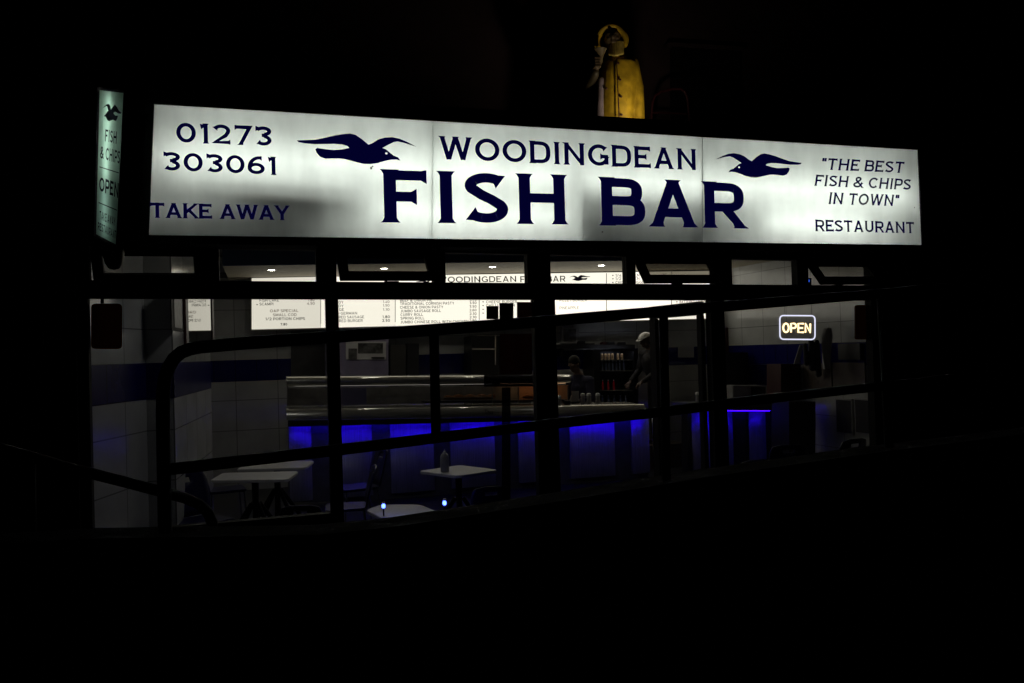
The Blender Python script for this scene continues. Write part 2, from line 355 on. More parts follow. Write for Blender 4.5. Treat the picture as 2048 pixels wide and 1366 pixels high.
    if c == 's': return S(.60, (arc(.30, .50, .24, .18-h*.5, 40, 220, 10)+arc(.30, .18, .24, .18-h*.5, 40, -150, 10), 0, 0))
    if c == 'h': return S(.70, ([(h, 0), (h, 1)], 0, 0), ([(h, .34)]+arc(.34, .36, .30-h*.6, .32-h, 180, 0, 12)+[(.64-h*.6, 0)], 0, 0))
    if c == 'u': return S(.70, ([(h, x), (h, .32)]+arc(.34, .32, .30-h*.6, .32-h, 180, 360, 12)+[(.64-h*.6, x), (.64-h*.6, 0)], 0, 0))
    return S(.45)
def ribbon(pts, t, f0, f1, serif=True):
    """polygons (2D) of one flared stroke"""
    P = []
    for p in pts:
        p = Vector(p)
        if not P or (p-P[-1]).length > 1e-4: P.append(p)
    out = []; n = len(P)
    L = []; Rr = []
    closed = (P[0]-P[-1]).length < 1e-5
    for i in range(n):
        a = P[i-1] if i > 0 else (P[-2] if closed else None); b = P[i+1] if i < n-1 else (P[1] if closed else None)
        d1 = (P[i]-a).normalized() if a is not None else None; d2 = (b-P[i]).normalized() if b is not None else None
        d = d1 if d2 is None else (d2 if d1 is None else (d1+d2)); d = d.normalized() if d.length > 1e-6 else d2
        nrm = Vector((-d.y, d.x)); k = 1.
        if d1 is not None and d2 is not None: k = 1/max(.5, nrm.dot(Vector((-d1.y, d1.x))))
        w = t/2*k*(1-.14*d.x*d.x)
        L.append(P[i]+nrm*w); Rr.append(P[i]-nrm*w)
    cl = lambda p: Vector((p.x, min(1.0, p.y) if p.y > .5 else p.y)) 
    for i in range(n-1): out.append([L[i], Rr[i], Rr[i+1], L[i+1]])
    ends = [(f0, P[0], P[1]), (f1, P[-1], P[-2])]
    if serif:
        for fl, e, q in ends:
            if fl == 1:      # bar serif at the foot or head of a stem
                s = .058*(t/.2)**.5; yi = e.y+(.085 if q.y > e.y else -.085); ym = e.y+(.028 if q.y > e.y else -.028)
                xi = e.x+(q.x-e.x)*(yi-e.y)/(q.y-e.y) if abs(q.y-e.y) > 1e-6 else e.x
                out.append([Vector((e.x-t/2-s, e.y)), Vector((e.x+t/2+s, e.y)), Vector((e.x+t/2+s*.55, ym)), Vector((e.x-t/2-s*.55, ym))])
                out.append([Vector((e.x-t/2-s*.55, ym)), Vector((e.x+t/2+s*.55, ym)), Vector((xi+t/2, yi)), Vector((xi-t/2, yi))])
            elif fl == 2:    # flare at the end of an arm or curve
                d = (e-q).normalized(); nn = Vector((-d.y, d.x)); s = .062
                a = e-d*.10
                w0 = t*.43
                out.append([e+nn*(w0+s), e-nn*(w0+s), e-d*.03-nn*(w0+s*.7), e-d*.03+nn*(w0+s*.7)])
                out.append([e-d*.03+nn*(w0+s*.7), e-d*.03-nn*(w0+s*.7), a-nn*w0, a+nn*w0])
    res = []
    for pl in out:
        res.append([Vector((p.x, min(max(p.y, -.30 if P[0].y < 0 or P[-1].y < 0 else -.0), 1.0))) for p in pl])
    return res
def text_polys(txt, t=.19, gap=.12, shear=0., serif=True, space=.5):
    x = 0; polys = []
    for i, c in enumerate(txt):
        if c == ' ': x += space; continue
        w, st = glyph(c, t)
        for s_ in st:
            for pl in ribbon(s_[0], t, s_[1], s_[2], serif): polys.append([Vector((p.x+x+shear*p.y, p.y)) for p in pl])
        x += w+gap
    return polys, x-gap
def lettering(mb, txt, bl, br, tl, t=.19, gap=.12, shear=0., serif=True, lift=.002, space=.5):
    """fit a line of text on the parallelogram bl, br, tl (3D points)"""
    polys, W = text_polys(txt, t, gap, shear, serif, space)
    ex = (br-bl); ey = (tl-bl); nrm = ex.cross(ey).normalized()
    if nrm.dot(CAM-bl) < 0: nrm = -nrm
    for k, pl in enumerate(polys):
        mb.add([bl+ex*(p.x/W)+ey*p.y+nrm*(lift+.00005*(k % 6)) for p in pl], [[0, 1, 2, 3]])
def line_px(mb, txt, Y, bl, br, top, **k):
    a = at(*bl, Y=Y); b = at(*br, Y=Y); h = at(bl[0], top, Y=Y).z-a.z
    lettering(mb, txt, a, b, a+Vector((0, 0, h)), **k)

GULL = [(138,245),(200,240),(280,233),(350,215),(430,192),(500,178),(548,172),(590,182),(640,215),(690,258),(720,245),(770,212),(820,195),(880,188),(940,198),(1000,222),(1050,246),(1075,260),(1040,250),(980,232),(925,222),(890,230),(840,258),(800,282),(830,292),(860,318),(890,342),(925,355),(942,380),(915,374),(870,376),(820,388),(760,408),(700,418),(650,418),(600,408),(550,395),(500,383),(460,380),(400,382),(350,385),(310,370),(285,340),(276,312),(290,300),(350,308),(420,312),(480,305),(540,290),(525,275),(480,264),(420,262),(350,266),(270,270),(190,266),(150,258)]
GULLN = [((x-138)/937., (418-y)/246.) for x, y in GULL]; GEYE = ((831-138)/937., (418-326)/246.)
def gull(parent, fn, flip=False, nrm=Vector((0, -1, 0)), eye=True, mt='navy'):
    """fn maps (u,v) in the unit box to 3D"""
    g = lambda u, v: fn(1-u if flip else u, v)
    mb = MB(); mb.poly([g(u, v)+nrm*.004 for u, v in GULLN], -nrm*.002)
    o = mb.build('gull_emblem', mt, parent)
    if eye:
        e = MB(); e.add([g(GEYE[0]+.011*math.cos(a*math.pi/5), GEYE[1]+.036*math.sin(a*math.pi/5))+nrm*.006 for a in range(10)], [list(range(10))])
        e.build('eye', emit('gull_eye', (.8, .88, .8), .9), o)
    return o

# ================================================================== SETTING
FL = .12           # shop floor level
g = MB(); g.add([(-300, -300, .05), (300, -300, .05), (300, 300, .05), (-300, 300, .05)], [[0, 1, 2, 3]])
struct(g.build('ground', 'asphalt'))
g = MB(); g.box(-1.2, 8.6, .1, 6.3, .02, FL); struct(g.build('floor', 'floor'))

# building shell: outer walls, inner tiled walls, ceiling, canopy roof
bld = thing('shop_building', (3.3, 1, .05), 'dark rendered shop building behind the lit fascia, tiled white and blue inside', 'building')
b = MB(); b.box(-4.5, 12.5, 1.35, 1.6, 3.99, 9); b.build('upper_wall', 'wallout', bld)
b = MB(); b.slab([(1345, 92), (1478, 100), (1480, 262), (1345, 256)], 1.29, .055); b.build('upper_window', 'black', bld)
b = MB(); b.slab([(1336, 84), (1486, 93), (1487, 99), (1336, 90)], 1.25, .095); b.build('window_lintel', 'wallout', bld)
b = MB(); b.box(-4.5, 12.5, -.05, 1.6, 3.86, 3.98); b.build('canopy_roof', 'void', bld)
xl = at(160, 700, Y=0).x; xr = at(1775, 700, Y=0).x
b = MB(); b.box(-4.5, xl-.003, -.12, .14, .05, 3.857); b.build('pier', 'void', bld)
b = MB(); b.box(xr+.003, 12.5, -.12, .14, .05, 3.857); b.build('pier', 'void', bld)
b = MB(); b.box(xl, xr, -.06, .14, .05, .46); b.build('stall_riser', 'void', bld)
# inner walls on plan (left side is stepped and skewed)
plan = [(-.55, .14), (-.25, 1.07), (-.02, 1.075), (.166, 3.31), (-.02, 3.32), (-.015, 5.9), (8.5, 5.91), (8.505, .14)]
zb = (at(240, 806, Y=.56).z, at(240, 728, Y=.56).z)
wl = MB(); bb = MB(); run = 0
for (x0, y0), (x1, y1) in zip(plan[:-1], plan[1:]):
    a = Vector((x0, y0, 0)); c = Vector((x1, y1, 0)); L = (c-a).length; d = (c-a).normalized(); n_ = Vector((d.y, -d.x, 0))
    wl.quad([(x0, y0, FL), (x1, y1, FL), (x1, y1, 3.6), (x0, y0, 3.6)], [(run, 0), (run+L, 0), (run+L, 3.5), (run, 3.5)])
    o_ = n_*.004
    bb.quad([a+o_+Vector((0, 0, zb[0])), c+o_+Vector((0, 0, zb[0])), c+o_+Vector((0, 0, zb[1])), a+o_+Vector((0, 0, zb[1]))], [(run, 0), (run+L, 0), (run+L, .3), (run, .3)])
    run += L
wl.build('tiled_wall', 'tile', bld); bb.build('blue_tile_band', 'blue', bld)
b = MB(); b.box(-1.3, 8.8, .15, 6.4, 3.62, 3.72); b.build('ceiling', 'ceil', bld)
b = MB(); b.box(-1.3, -.95, .15, 6.4, .02, 3.6); b.box(8.62, 8.9, .15, 6.4, .02, 3.6); b.box(-.9, 8.4, 6.05, 6.4, .02, 3.6); b.build('outer_wall', 'void', bld)
# bulkhead over the counter: painted face, lit soffit, dark strip above the menu
sL = .31
zs0, zs1 = at(985, 521, Y=3.75).z, at(985, 533, Y=5.4).z
zsl = at(560, 532, Y=3.75).z
b = MB(); b.hexa([(sL, 3.75, zsl), (8.48, 3.75, zs0+.06), (8.48, 3.75, 3.615), (sL, 3.75, 3.615)], [(sL, 3.80, zsl), (8.48, 3.80, zs0+.06), (8.48, 3.80, 3.615), (sL, 3.80, 3.615)])
b.build('bulkhead', 'bluewall', bld)
b = MB(); b.hexa([(sL, 3.805, zsl+.005), (8.48, 3.805, zs0+.065), (8.48, 3.805, zs0+.11), (sL, 3.805, zsl+.05)], [(sL, 5.85, zsl+.02), (8.48, 5.85, zs0+.08), (8.48, 5.85, zs0+.12), (sL, 5.85, zsl+.06)])
b.build('soffit', 'soffit', bld)
b = MB(); b.hexa([at(440, 545, Y=5.44), at(1440, 531.5, Y=5.44), at(1440, 541, Y=5.44), at(440, 556, Y=5.44)], [at(440, 545, Y=5.44)+Vector((0, .05, 0)), at(1440, 531.5, Y=5.44)+Vector((0, .05, 0)), at(1440, 541, Y=5.44)+Vector((0, .05, 0)), at(440, 556, Y=5.44)+Vector((0, .05, 0))])
b.build('dark_strip', 'greydark', bld)

# low wall in front with sloping top
LW = thing('low_wall', (3, -2.3, .05), 'dark rendered low wall rising to the right before the shop', 'wall')
tops = [(-900, 1140), (180, 1075), (640, 1067), (800, 1050), (1115, 1001), (1430, 950), (1749, 904), (2048, 867), (2700, 790)]
b = MB(); pt = [at(x, y, Y=-2.35) for x, y in tops]
for p, q in zip(pt[:-1], pt[1:]):
    b.hexa([(p.x, -2.35, .04), (q.x, -2.35, .04), q-Vector((0, 0, .05)), p-Vector((0, 0, .05))], [(p.x, -2.15, .04), (q.x, -2.15, .04), q+Vector((0, .2, -.05)), p+Vector((0, .2, -.05))])
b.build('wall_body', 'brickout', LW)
b = MB()
for p, q in zip(pt[:-1], pt[1:]):
    b.hexa([p+Vector((0, -.03, -.048)), q+Vector((0, -.03, -.048)), q+Vector((0, -.03, 0)), p+Vector((0, -.03, 0))], [p+Vector((0, .23, -.048)), q+Vector((0, .23, -.048)), q+Vector((0, .23, 0)), p+Vector((0, .23, 0))])
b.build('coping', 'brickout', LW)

# handrails
def px_tube(mb, pts, Y, r): mb.tube([at(x, y, Y=Y) for x, y in pts], r, 12)
RY = -2.25
hr = thing('handrail', at(329, 1060, Y=RY), 'black tubular handrail with curved end and mid rail, sloping up across the whole window', 'handrail')
b = MB(); rr = .0335
px_tube(b, [(331, 1100), (329, 1000), (327, 900), (326, 830), (327, 780), (330, 757), (337, 735), (348, 717), (362, 705), (380, 698), (402, 694), (480, 687), (650, 675), (860, 660), (1060, 645), (1300, 625), (1520, 607), (1750, 588), (1900, 575)], RY, rr)
b.build('top_rail', 'rail', hr)
b = MB(); px_tube(b, [(334, 939), (650, 903), (870, 876), (1100, 848), (1325, 824), (1500, 801), (1750, 774), (1900, 757)], RY, .031); b.build('mid_rail', 'rail', hr)
b = MB(); px_tube(b, [(868, 662), (872, 872)], RY+.002, .028); b.build('baluster', 'rail', hr)
b = MB(); px_tube(b, [(1327, 626), (1330, 820), (1333, 990)], RY+.002, .028); b.build('post', 'rail', hr)
b = MB(); px_tube(b, [(1762, 588), (1772, 770), (1780, 930)], RY+.002, .03); b.build('post', 'rail', hr)
h2 = thing('handrail', at(430, 1090, Y=-1.9), 'black tubular handrail descending from the left to a curled end by the first window', 'handrail')
b = MB(); px_tube(b, [(-220, 858), (0, 896), (140, 936), (250, 964), (330, 985), (370, 996), (398, 1008), (415, 1024), (424, 1045), (428, 1080), (430, 1130)], -1.9, .03); b.build('top_rail', 'rail', h2)
b = MB(); px_tube(b, [(60, 914), (62, 1120)], -1.9, .028); b.build('post', 'rail', h2)

# ================================================================== SHOPFRONT
sf = thing('shopfront', (3.2, 0, .05), 'dark framed shopfront glazing with tilted top vents and an open door', 'shopfront')
XA = lambda px, py=585: at(px, py, Y=0).x
def zl(px, pa, pb): # height of a photographed line at facade column px
    y = pa[1]+(pb[1]-pa[1])*(px-pa[0])/(pb[0]-pa[0]); return at(px, y, Y=0).z
HEAD = ((160, 491.5), (1775, 524.5)); TT = ((160, 561), (1775, 572)); TB = ((160, 597), (1775, 601))
def member(name, p0, p1, la, lb, y0=-.05, y1=.05, zb_=None):
    x0, x1 = XA(p0), XA(p1)
    a = [(x0, y0, zl(p0, *lb) if zb_ is None else zb_), (x1, y0, zl(p1, *lb) if zb_ is None else zb_), (x1, y0, zl(p1, *la)), (x0, y0, zl(p0, *la))]
    m_ = MB().hexa(a, [(x, y1, z) for x, _, z in a]); return m_.build(name, 'black', sf, bevel=.004)
x0, x1 = XA(160), XA(1775)
b = MB(); b.hexa([(x0, -.055, zl(160, *HEAD)), (x1, -.055, zl(1775, *HEAD)), (x1, -.055, 3.857), (x0, -.055, 3.857)], [(x0, .06, zl(160, *HEAD)), (x1, .06, zl(1775, *HEAD)), (x1, .06, 3.857), (x0, .06, 3.857)]); b.build('head_beam', 'black', sf)
member('transom', 160, 1775, TT, TB, -.06, .06)
for p0, p1 in [(160, 181), (410, 440), (633, 673), (866, 890), (1053, 1099), (1250, 1268), (1425, 1460), (1590, 1612), (1735, 1775)]: member('mullion', p0, p1, HEAD, TT)
for p0, p1, zz in [(160, 177, .46), (650, 675, .46), (1064, 1106, .13), (1415, 1442, .13), (1735, 1775, .46)]: member('mullion', p0, p1, TB, TB, zb_=zz)
b = MB(); b.box(XA(177)+.001, XA(650)-.001, -.045, .045, .46, .81); b.build('bottom_rail', 'black', sf)
b = MB(); b.box(XA(675)+.001, XA(1064)-.001, -.045, .045, .46, .53); b.build('bottom_rail', 'black', sf)
b = MB(); b.box(XA(1442)+.001, XA(1735)-.001, -.045, .045, .46, .53); b.build('bottom_rail', 'black', sf)
def pane(p0, p1, la, lb, par, gm='glass', zb_=None, name='pane'):
    x0, x1 = XA(p0), XA(p1); z = lambda p, l: zl(p, *l)
    a = [(x0, -.004, z(p0, lb) if zb_ is None else zb_), (x1, -.004, z(p1, lb) if zb_ is None else zb_), (x1, -.004, z(p1, la)), (x0, -.004, z(p0, la))]
    return MB().hexa(a, [(x, .004, zz) for x, _, zz in a]).build(name, gm, par)
for p0, p1, zz in [(177, 650, .81), (675, 1064, .53), (1442, 1735, .53)]: pane(p0, p1, TB, TB, sf, zb_=zz)
for p0, p1 in [(440, 633), (890, 1053), (1099, 1250), (1460, 1590)]: pane(p0, p1, HEAD, TT, sf)
def vent(p0, p1, swing, gm):
    x0, x1 = XA(p0)+.004, XA(p1)-.004; zt = (zl(p0, *HEAD)+zl(p1, *HEAD))/2-.004; zb_ = (zl(p0, *TT)+zl(p1, *TT))/2
    H0 = zt-zb_; Hh = math.hypot(H0, swing); an = math.atan2(swing, H0)
    q = lambda u, d, y: Vector((u, y*math.cos(an)-d*math.sin(an), zt-d*math.cos(an)-y*math.sin(an)))
    fr = MB(); w = .075
    for a0, a1, d0, d1 in [(x0, x1, 0, w*.8), (x0, x1, Hh-w, Hh-.004), (x0, x0+w, w*.8+.0005, Hh-w-.0005), (x1-w, x1, w*.8+.0005, Hh-w-.0005)]:
        fr.hexa([q(a0, d1, -.03), q(a1, d1, -.03), q(a1, d0, -.03), q(a0, d0, -.03)], [q(a0, d1, .02), q(a1, d1, .02), q(a1, d0, .02), q(a0, d0, .02)])
    v = fr.build('vent_window', 'black', sf, bevel=.003)
    gg = MB(); a0, a1, d0, d1 = x0+w, x1-w, w*.8, Hh-w
    gg.hexa([q(a0, d1, -.006), q(a1, d1, -.006), q(a1, d0, -.006), q(a0, d0, -.006)], [q(a0, d1, .0), q(a1, d1, 0), q(a1, d0, 0), q(a0, d0, 0)]); gg.build('pane', gm, v)
    st = MB(); xm = (x0+x1)/2; st.tube([q(xm, Hh-.05, .03), Vector((xm, .03, zb_+.01)), Vector((xm+.12, .05, zb_+.012))], .006, 6); st.build('stay', 'black', v)
vent(181, 410, -.14, 'halfglass'); vent(673, 866, .27, 'halfglass'); vent(1268, 1425, .21, 'dirtyglass'); vent(1612, 1735, .22, 'halfglass')
# entrance door, swung in nearly square to the front, hinged on the right
hx = XA(1417); zt = at(1417, 602, Y=.05).z; phi = R(83); DW = .86
ddir = Vector((-math.cos(phi), math.sin(phi), 0)); dn = Vector((ddir.y, -ddir.x, 0)); hp = Vector((hx-.03, .07, 0))
def dq(u0, u1, z0, z1, th=.045):
    a = [hp+ddir*u0+Vector((0, 0, z0)), hp+ddir*u1+Vector((0, 0, z0)), hp+ddir*u1+Vector((0, 0, z1)), hp+ddir*u0+Vector((0, 0, z1))]
    return [p-dn*th/2 for p in a], [p+dn*th/2 for p in a]
b = MB()
for u0, u1, z0, z1 in [(0, DW, zt-.13, zt), (0, .07, .3, zt-.131), (DW-.11, DW, .3, zt-.131), (0, DW, .13, .299)]: b.hexa(*dq(u0, u1, z0, z1))
dr = b.build('door', 'black', sf, bevel=.004)
MB().hexa(*dq(.07, DW-.11, .3, zt-.13, .008)).build('pane', 'glass', dr)
b = MB(); e0 = hp+ddir*(DW-.07)-dn*.06
b.tube([e0+dn*.03+Vector((0, 0, 1.0)), e0+Vector((0, 0, 1.0)), e0+Vector((0, 0, 1.4)), e0+dn*.03+Vector((0, 0, 1.4))], .011, 8); b.build('handle', 'metal', dr)

# ================================================================== FASCIA LIGHT BOX
YS = -.35
fs = thing('fascia_sign', at(1060, 380, Y=-.2), 'long white backlit fascia sign with navy lettering and two gulls', 'shop sign')
A_, B_, C_, D_ = (297, 470), (1846, 490), (1838, 299), (308, 207)
def lerp(p, q, s): return (p[0]+(q[0]-p[0])*s, p[1]+(q[1]-p[1])*s)
seams = [((297, 470), (308, 207)), ((863.5, 477.8), (866, 240.5)), ((1405, 484.4), (1404.5, 272.6)), ((1846, 490), (1838, 299))]
for i in range(3):
    (b0, t0), (b1, t1) = seams[i], seams[i+1]
    d = .0 if i == 0 else .5; e = 0 if i == 2 else .5
    b = MB(); b.slab([(b0[0]+d, b0[1]), (b1[0]-e, b1[1]), (t1[0]-e, t1[1]), (t0[0]+d, t0[1])], YS, .004); b.build('acrylic_panel', 'acrylic', fs)
for i in (1, 2):
    (b0, t0) = seams[i]
    b = MB(); b.slab([(b0[0]-.8, b0[1]), (b0[0]+.8, b0[1]), (t0[0]+.8, t0[1]), (t0[0]-.8, t0[1])], YS+.006, .01); b.build('joint_strip', 'acrylic' if i == 1 else 'cream', fs)
def expand(w): return [(A_[0]-w, A_[1]+w), (B_[0]+w*.8, B_[1]+w), (C_[0]+w*.8, C_[1]-w), (D_[0]-w, D_[1]-w)]
inn = [A_, B_, C_, D_]
outq = [(280, 487), (1862, 504), (1852, 272), (292, 176)]
b = MB()
for i in range(4):
    j = (i+1) % 4
    a = [at(*p, Y=YS-.02) for p in (outq[i], outq[j])]; c = [at(*inn[j], Y=YS-.02), at(*inn[i], Y=YS-.02)]
    k = Vector((0, .26, 0)); b.hexa([a[0], a[1], c[0], c[1]], [p+k for p in (a[0], a[1], c[0], c[1])])
b.build('box_frame', 'void', fs)
rq = [at(*p, Y=YS-.02)+Vector((0, .20, 0)) for p in inn]
b = MB(); b.hexa(rq, [p+Vector((0, .02, 0)) for p in rq]); b.build('reflector', 'reflector', fs)
TY = -.245
def sign_tube(p, q): 
    b = MB(); b.tube([at(*p, Y=TY), at(*q, Y=TY)], .018, 8); b.build('fluorescent_tube', 'tube', fs)
up0, up1 = (318, 315), (1826, 397)
for s0, s1 in [(.0, .175), (.19, .36), (.375, .535), (.55, .715), (.73, .86), (.87, .985)]: sign_tube(lerp(up0, up1, s0), lerp(up0, up1, s1))
sign_tube((750, 426), (905, 432)); sign_tube((925, 433), (1125, 437)); sign_tube((1520, 447), (1720, 452))
# unseen baffles added inside the box to shade part of the lower half
def baffle(p, q_, y0=YS+.022, y1=YS+.175):
    a, c = at(*p, Y=TY), at(*q_, Y=TY); d = (c-a).normalized(); n_ = Vector((-d.z, 0, d.x))*.004
    b = MB(); b.hexa([Vector((v.x, y0, v.z))+w for v, w in ((a, -n_), (c, -n_), (c, n_), (a, n_))], [Vector((v.x, y1, v.z))+w for v, w in ((a, -n_), (c, -n_), (c, n_), (a, n_))]); b.build('shade_baffle', 'greydark', fs)
baffle((1152, 352), (1151, 482), y0=YS+.022); baffle((1160, 392), (1478, 408), y0=YS+.072); baffle((470, 368), (725, 384), y0=YS+.042); baffle((318, 378), (466, 368), y0=YS+.068)
def sline(txt, bl, br, top, **k):
    a = at(*bl, Y=YS-.001); c = at(*br, Y=YS-.001); h = at(bl[0], top, Y=YS-.001).z-a.z; ey = Vector((0, 0, h)); ex = c-a
    t = k.get('t', .19); gap = k.get('gap', .12); sh = k.get('shear', 0.); space = k.get('space', .5)
    _, W = text_polys(txt, t, gap, sh, True, space); x = 0
    for ch in txt:
        if ch == ' ': x += space; continue
        polys, w = text_polys(ch, t, gap, sh, True); b = MB()
        for i, pl in enumerate(polys): b.add([a+ex*((p.x+x)/W)+ey*p.y+Vector((0, -.002-.00005*(i % 6), 0)) for p in pl], [[0, 1, 2, 3]])
        b.build('letter', 'navy', fs); x += w+gap
sline('01273', (353, 285), (544, 292.5), 244.5, t=.20, gap=.17)
sline('303061', (326, 341), (554.5, 350.5), 303, t=.20, gap=.15)
sline('TAKE AWAY', (300, 435.5), (579, 440.5), 405, t=.205, gap=.02, space=.42)
sline('WOODINGDEAN', (879, 318.5), (1393.5, 340.5), 271.8, t=.19, gap=.13)
sline('FISH', (763, 444.8), (1136, 449), 338.2, t=.215, gap=.17)
sline('BAR', (1201, 450.6), (1489.5, 457.2), 353.6, t=.215, gap=.12)
sline('"THE BEST', (1641, 339), (1806, 346.2), 315.5, t=.185, gap=.13, shear=.2, space=.35)
sline('FISH & CHIPS', (1628, 371.5), (1820, 380), 349, t=.185, gap=.14, shear=.2, space=.40)
sline('IN TOWN"', (1656, 408), (1796, 412.5), 384.5, t=.185, gap=.14, shear=.2, space=.42)
sline('RESTAURANT', (1630.5, 462.5), (1828.5, 466.5), 439, t=.195, gap=.10)
def gull_px(parent, Y, x0, y0b, x1, y1b, hpx, flip=False, **k):
    a = at(x0, y0b, Y=Y); c = at(x1, y1b, Y=Y); h = at(x0, y0b-hpx, Y=Y).z-a.z
    return gull(parent, lambda u, v: a+(c-a)*u+Vector((0, 0, h*v)), flip, **k)
# the outline was read off the slanting photograph; undo its slope so both birds share one true shape
gull_px(fs, YS-.001, 595, 324, 833, 331, 61)
gull_px(fs, YS-.001, 1432, 351, 1604, 360, 50, flip=True)
# grime on the face
for px, py, r in [(742, 336, 2.6), (745, 333, 1.8), (1735, 402, 2.2), (1733, 406, 2), (1829, 415, 1.3), (1205, 464, 1.6)]:
    b = MB(); p = at(px, py, Y=YS-.004); s = r*.0042
    b.poly([p+Vector((s*math.cos(a*.7)*random.uniform(.5, 1.3), 0, s*math.sin(a*.7)*random.uniform(.6, 1.5))) for a in range(9)]); b.build('dirt_spot', 'wood', fs)

# ================================================================== PROJECTING SIGN
q = {'tl': at(198, 180, Y=-.93), 'bl': at(191, 468, Y=-.93), 'tr': at(247, 186, Y=-.40), 'br': at(232, 489.5, Y=-.40)}
ps = thing('projecting_sign', (q['tl']+q['br'])/2, 'narrow upright lit green-white sign projecting from the wall left of the fascia', 'hanging sign')
def pj(u, v): return (q['tl']*(1-u)+q['tr']*u)*(1-v)+(q['bl']*(1-u)+q['br']*u)*v
pn = (q['tr']-q['tl']).cross(q['bl']-q['tl']).normalized()
if pn.dot(CAM-q['tl']) < 0: pn = -pn
fv = [pj(0, 0), pj(1, 0), pj(1, 1), pj(0, 1)]
b = MB(); b.hexa(fv, [p-pn*.006 for p in fv]); pf = b.build('face_panel', acrylic('green_opal_acrylic', (.72, .86, .78), .3), ps)
b = MB()
fr = [pj(-.10, -.02), pj(1.12, -.02), pj(1.12, 1.02), pj(-.10, 1.02)]
b.hexa([p-pn*.115 for p in fr], [p-pn*.13 for p in fr])
for u0, u1, v0, v1 in [(-.10, -.01, -.02, 1.02), (1.01, 1.12, -.02, 1.02), (-.0095, 1.0095, -.02, -.001), (-.0095, 1.0095, 1.001, 1.02)]:
    f4 = [pj(u0, v0), pj(u1, v0), pj(u1, v1), pj(u0, v1)]; b.hexa([p-pn*.014 for p in f4], [p-pn*.1145 for p in f4])
b.build('box', 'void', ps)
b = MB(); f4 = [pj(0, 0), pj(1, 0), pj(1, 1), pj(0, 1)]; b.hexa([p-pn*.108 for p in f4], [p-pn*.113 for p in f4]); b.build('reflector', 'reflector', ps)
b = MB(); b.tube([pj(.40, .03)-pn*.07, pj(.36, .60)-pn*.07], .012, 8); b.build('fluorescent_tube', emit('green_tube', (.90, 1., .93), 7.5), ps)
b = MB(); b.tube([pj(.36, .68)-pn*.075, pj(.36, .95)-pn*.075], .009, 8); b.build('fluorescent_tube', emit('dim_tube', (.84, 1., .98), 3.2), ps)
b = MB()
for u0, u1, v0, v1 in [(-.10, -.001, -.02, 1.02), (1.001, 1.12, -.02, 1.02), (0, 1, -.02, -.0005), (0, 1, 1.0005, 1.02)]:
    f4 = [pj(u0, v0), pj(u1, v0), pj(u1, v1), pj(u0, v1)]; b.hexa([p+pn*.004 for p in f4], [p-pn*.0125 for p in f4])
b.build('frame', 'void', ps)
M['pnavy'] = mat('navy_film', (.002, .003, .012), .8, spec=.05)
def ptext(txt, u0, u1, v0, v1, t=.19, serif=False):
    polys, W = text_polys(txt, t, .13, 0, serif, .4); b = MB()
    for k, pl in enumerate(polys): b.add([pj(u0+(u1-u0)*p.x/W, v1+(v0-v1)*p.y)+pn*(.002+.00005*(k % 6)) for p in pl], [[0, 1, 2, 3]])
    b.build('lettering', 'pnavy', ps)
ptext('FISH', .27, .78, .262, .345); ptext('& CHIPS', .10, .97, .385, .470); ptext('OPEN', .09, .98, .597, .695, .21)
ptext('TAKE AWAY', .14, .88, .828, .886, .19); ptext('RESTAURANT', .08, .96, .910, .964, .19)
for v in (.527, .773):
    b = MB(); f4 = [pj(.09, v), pj(.95, v), pj(.95, v+.006), pj(.09, v+.006)]; b.hexa([p+pn*.002 for p in f4], [p+pn*.001 for p in f4]); b.build('divider', 'pnavy', ps)
def pg(u, v):  # the bird banks upwards on this sign
    x, y = u-.5, v-.5; a = R(-20); return pj(.52+.80*(x*math.cos(a)-y*.5*math.sin(a)), .145-.125*(y*math.cos(a)+x*.5*math.sin(a)))
gull(ps, pg, True, nrm=pn, eye=False, mt='pnavy')
b = MB(); b.box(q['tr'].x-.09, q['tr'].x-.02, -.33, -.125, 3.55, 3.6); b.box(q['tr'].x-.09, q['tr'].x-.02, -.33, -.125, 3.1, 3.15); b.build('bracket', 'black', ps)
sl = thing('alarm_box', at(227, 505, Y=-.3), 'dark rounded alarm box hanging under the projecting sign', 'alarm')
b = MB(); c = at(227, 500, Y=-.28); b.lathe(c, [(.07, .10), (.072, 0), (.070, -.05), (.058, -.10), (.035, -.135), (.001, -.145)], 18); b.build('housing', 'blackp', sl)
b = MB(); b.box(c.x-.03, c.x+.03, -.28, -.125, c.z+.04, c.z+.09); b.build('bracket', 'black', sl)

# ================================================================== FISHERMAN STATUE ON THE CANOPY
SR = at(1236, 235, Y=.40); SCL = FPX/((SR-CAM).dot(_f)); ang = math.atan2(SR.x-CAM.x, SR.y-CAM.y)
ST0 = Vector((SR.x, SR.y, 3.98)); dz = SR.z-3.98
st = thing('fisherman_statue', ST0, 'painted statue of a bearded fisherman in yellow oilskins raising a cup above the fascia', 'statue', rz=-ang)
def sp(px, py, y=0.): return Vector(((px-1236+(235-py)*.03)/SCL, y, dz+(235-py)/SCL+y*.30))
b = MB()
rows_ = [(345, 47, 1231, .19), (300, 45.5, 1231, .185), (270, 44, 1231, .18), (235, 43, 1231, .18), (205, 42.5, 1232, .18), (175, 42, 1233, .175), (150, 41, 1234, .165), (130, 38, 1236, .15), (119, 27, 1237, .11)]; n = 24; vs = []
for py, hw, cx, dpt in rows_:
    for k in range(n):
        a = 2*math.pi*k/n; fo = 1+.025*math.cos(5*a+py*.02); vs.append(sp(cx, py)+Vector((hw/SCL*math.cos(a)*fo, dpt*math.sin(a)*fo, 0)))
b.add(vs, [[i*n+k, i*n+(k+1) % n, (i+1)*n+(k+1) % n, (i+1)*n+k] for i in range(len(rows_)-1) for k in range(n)], True)
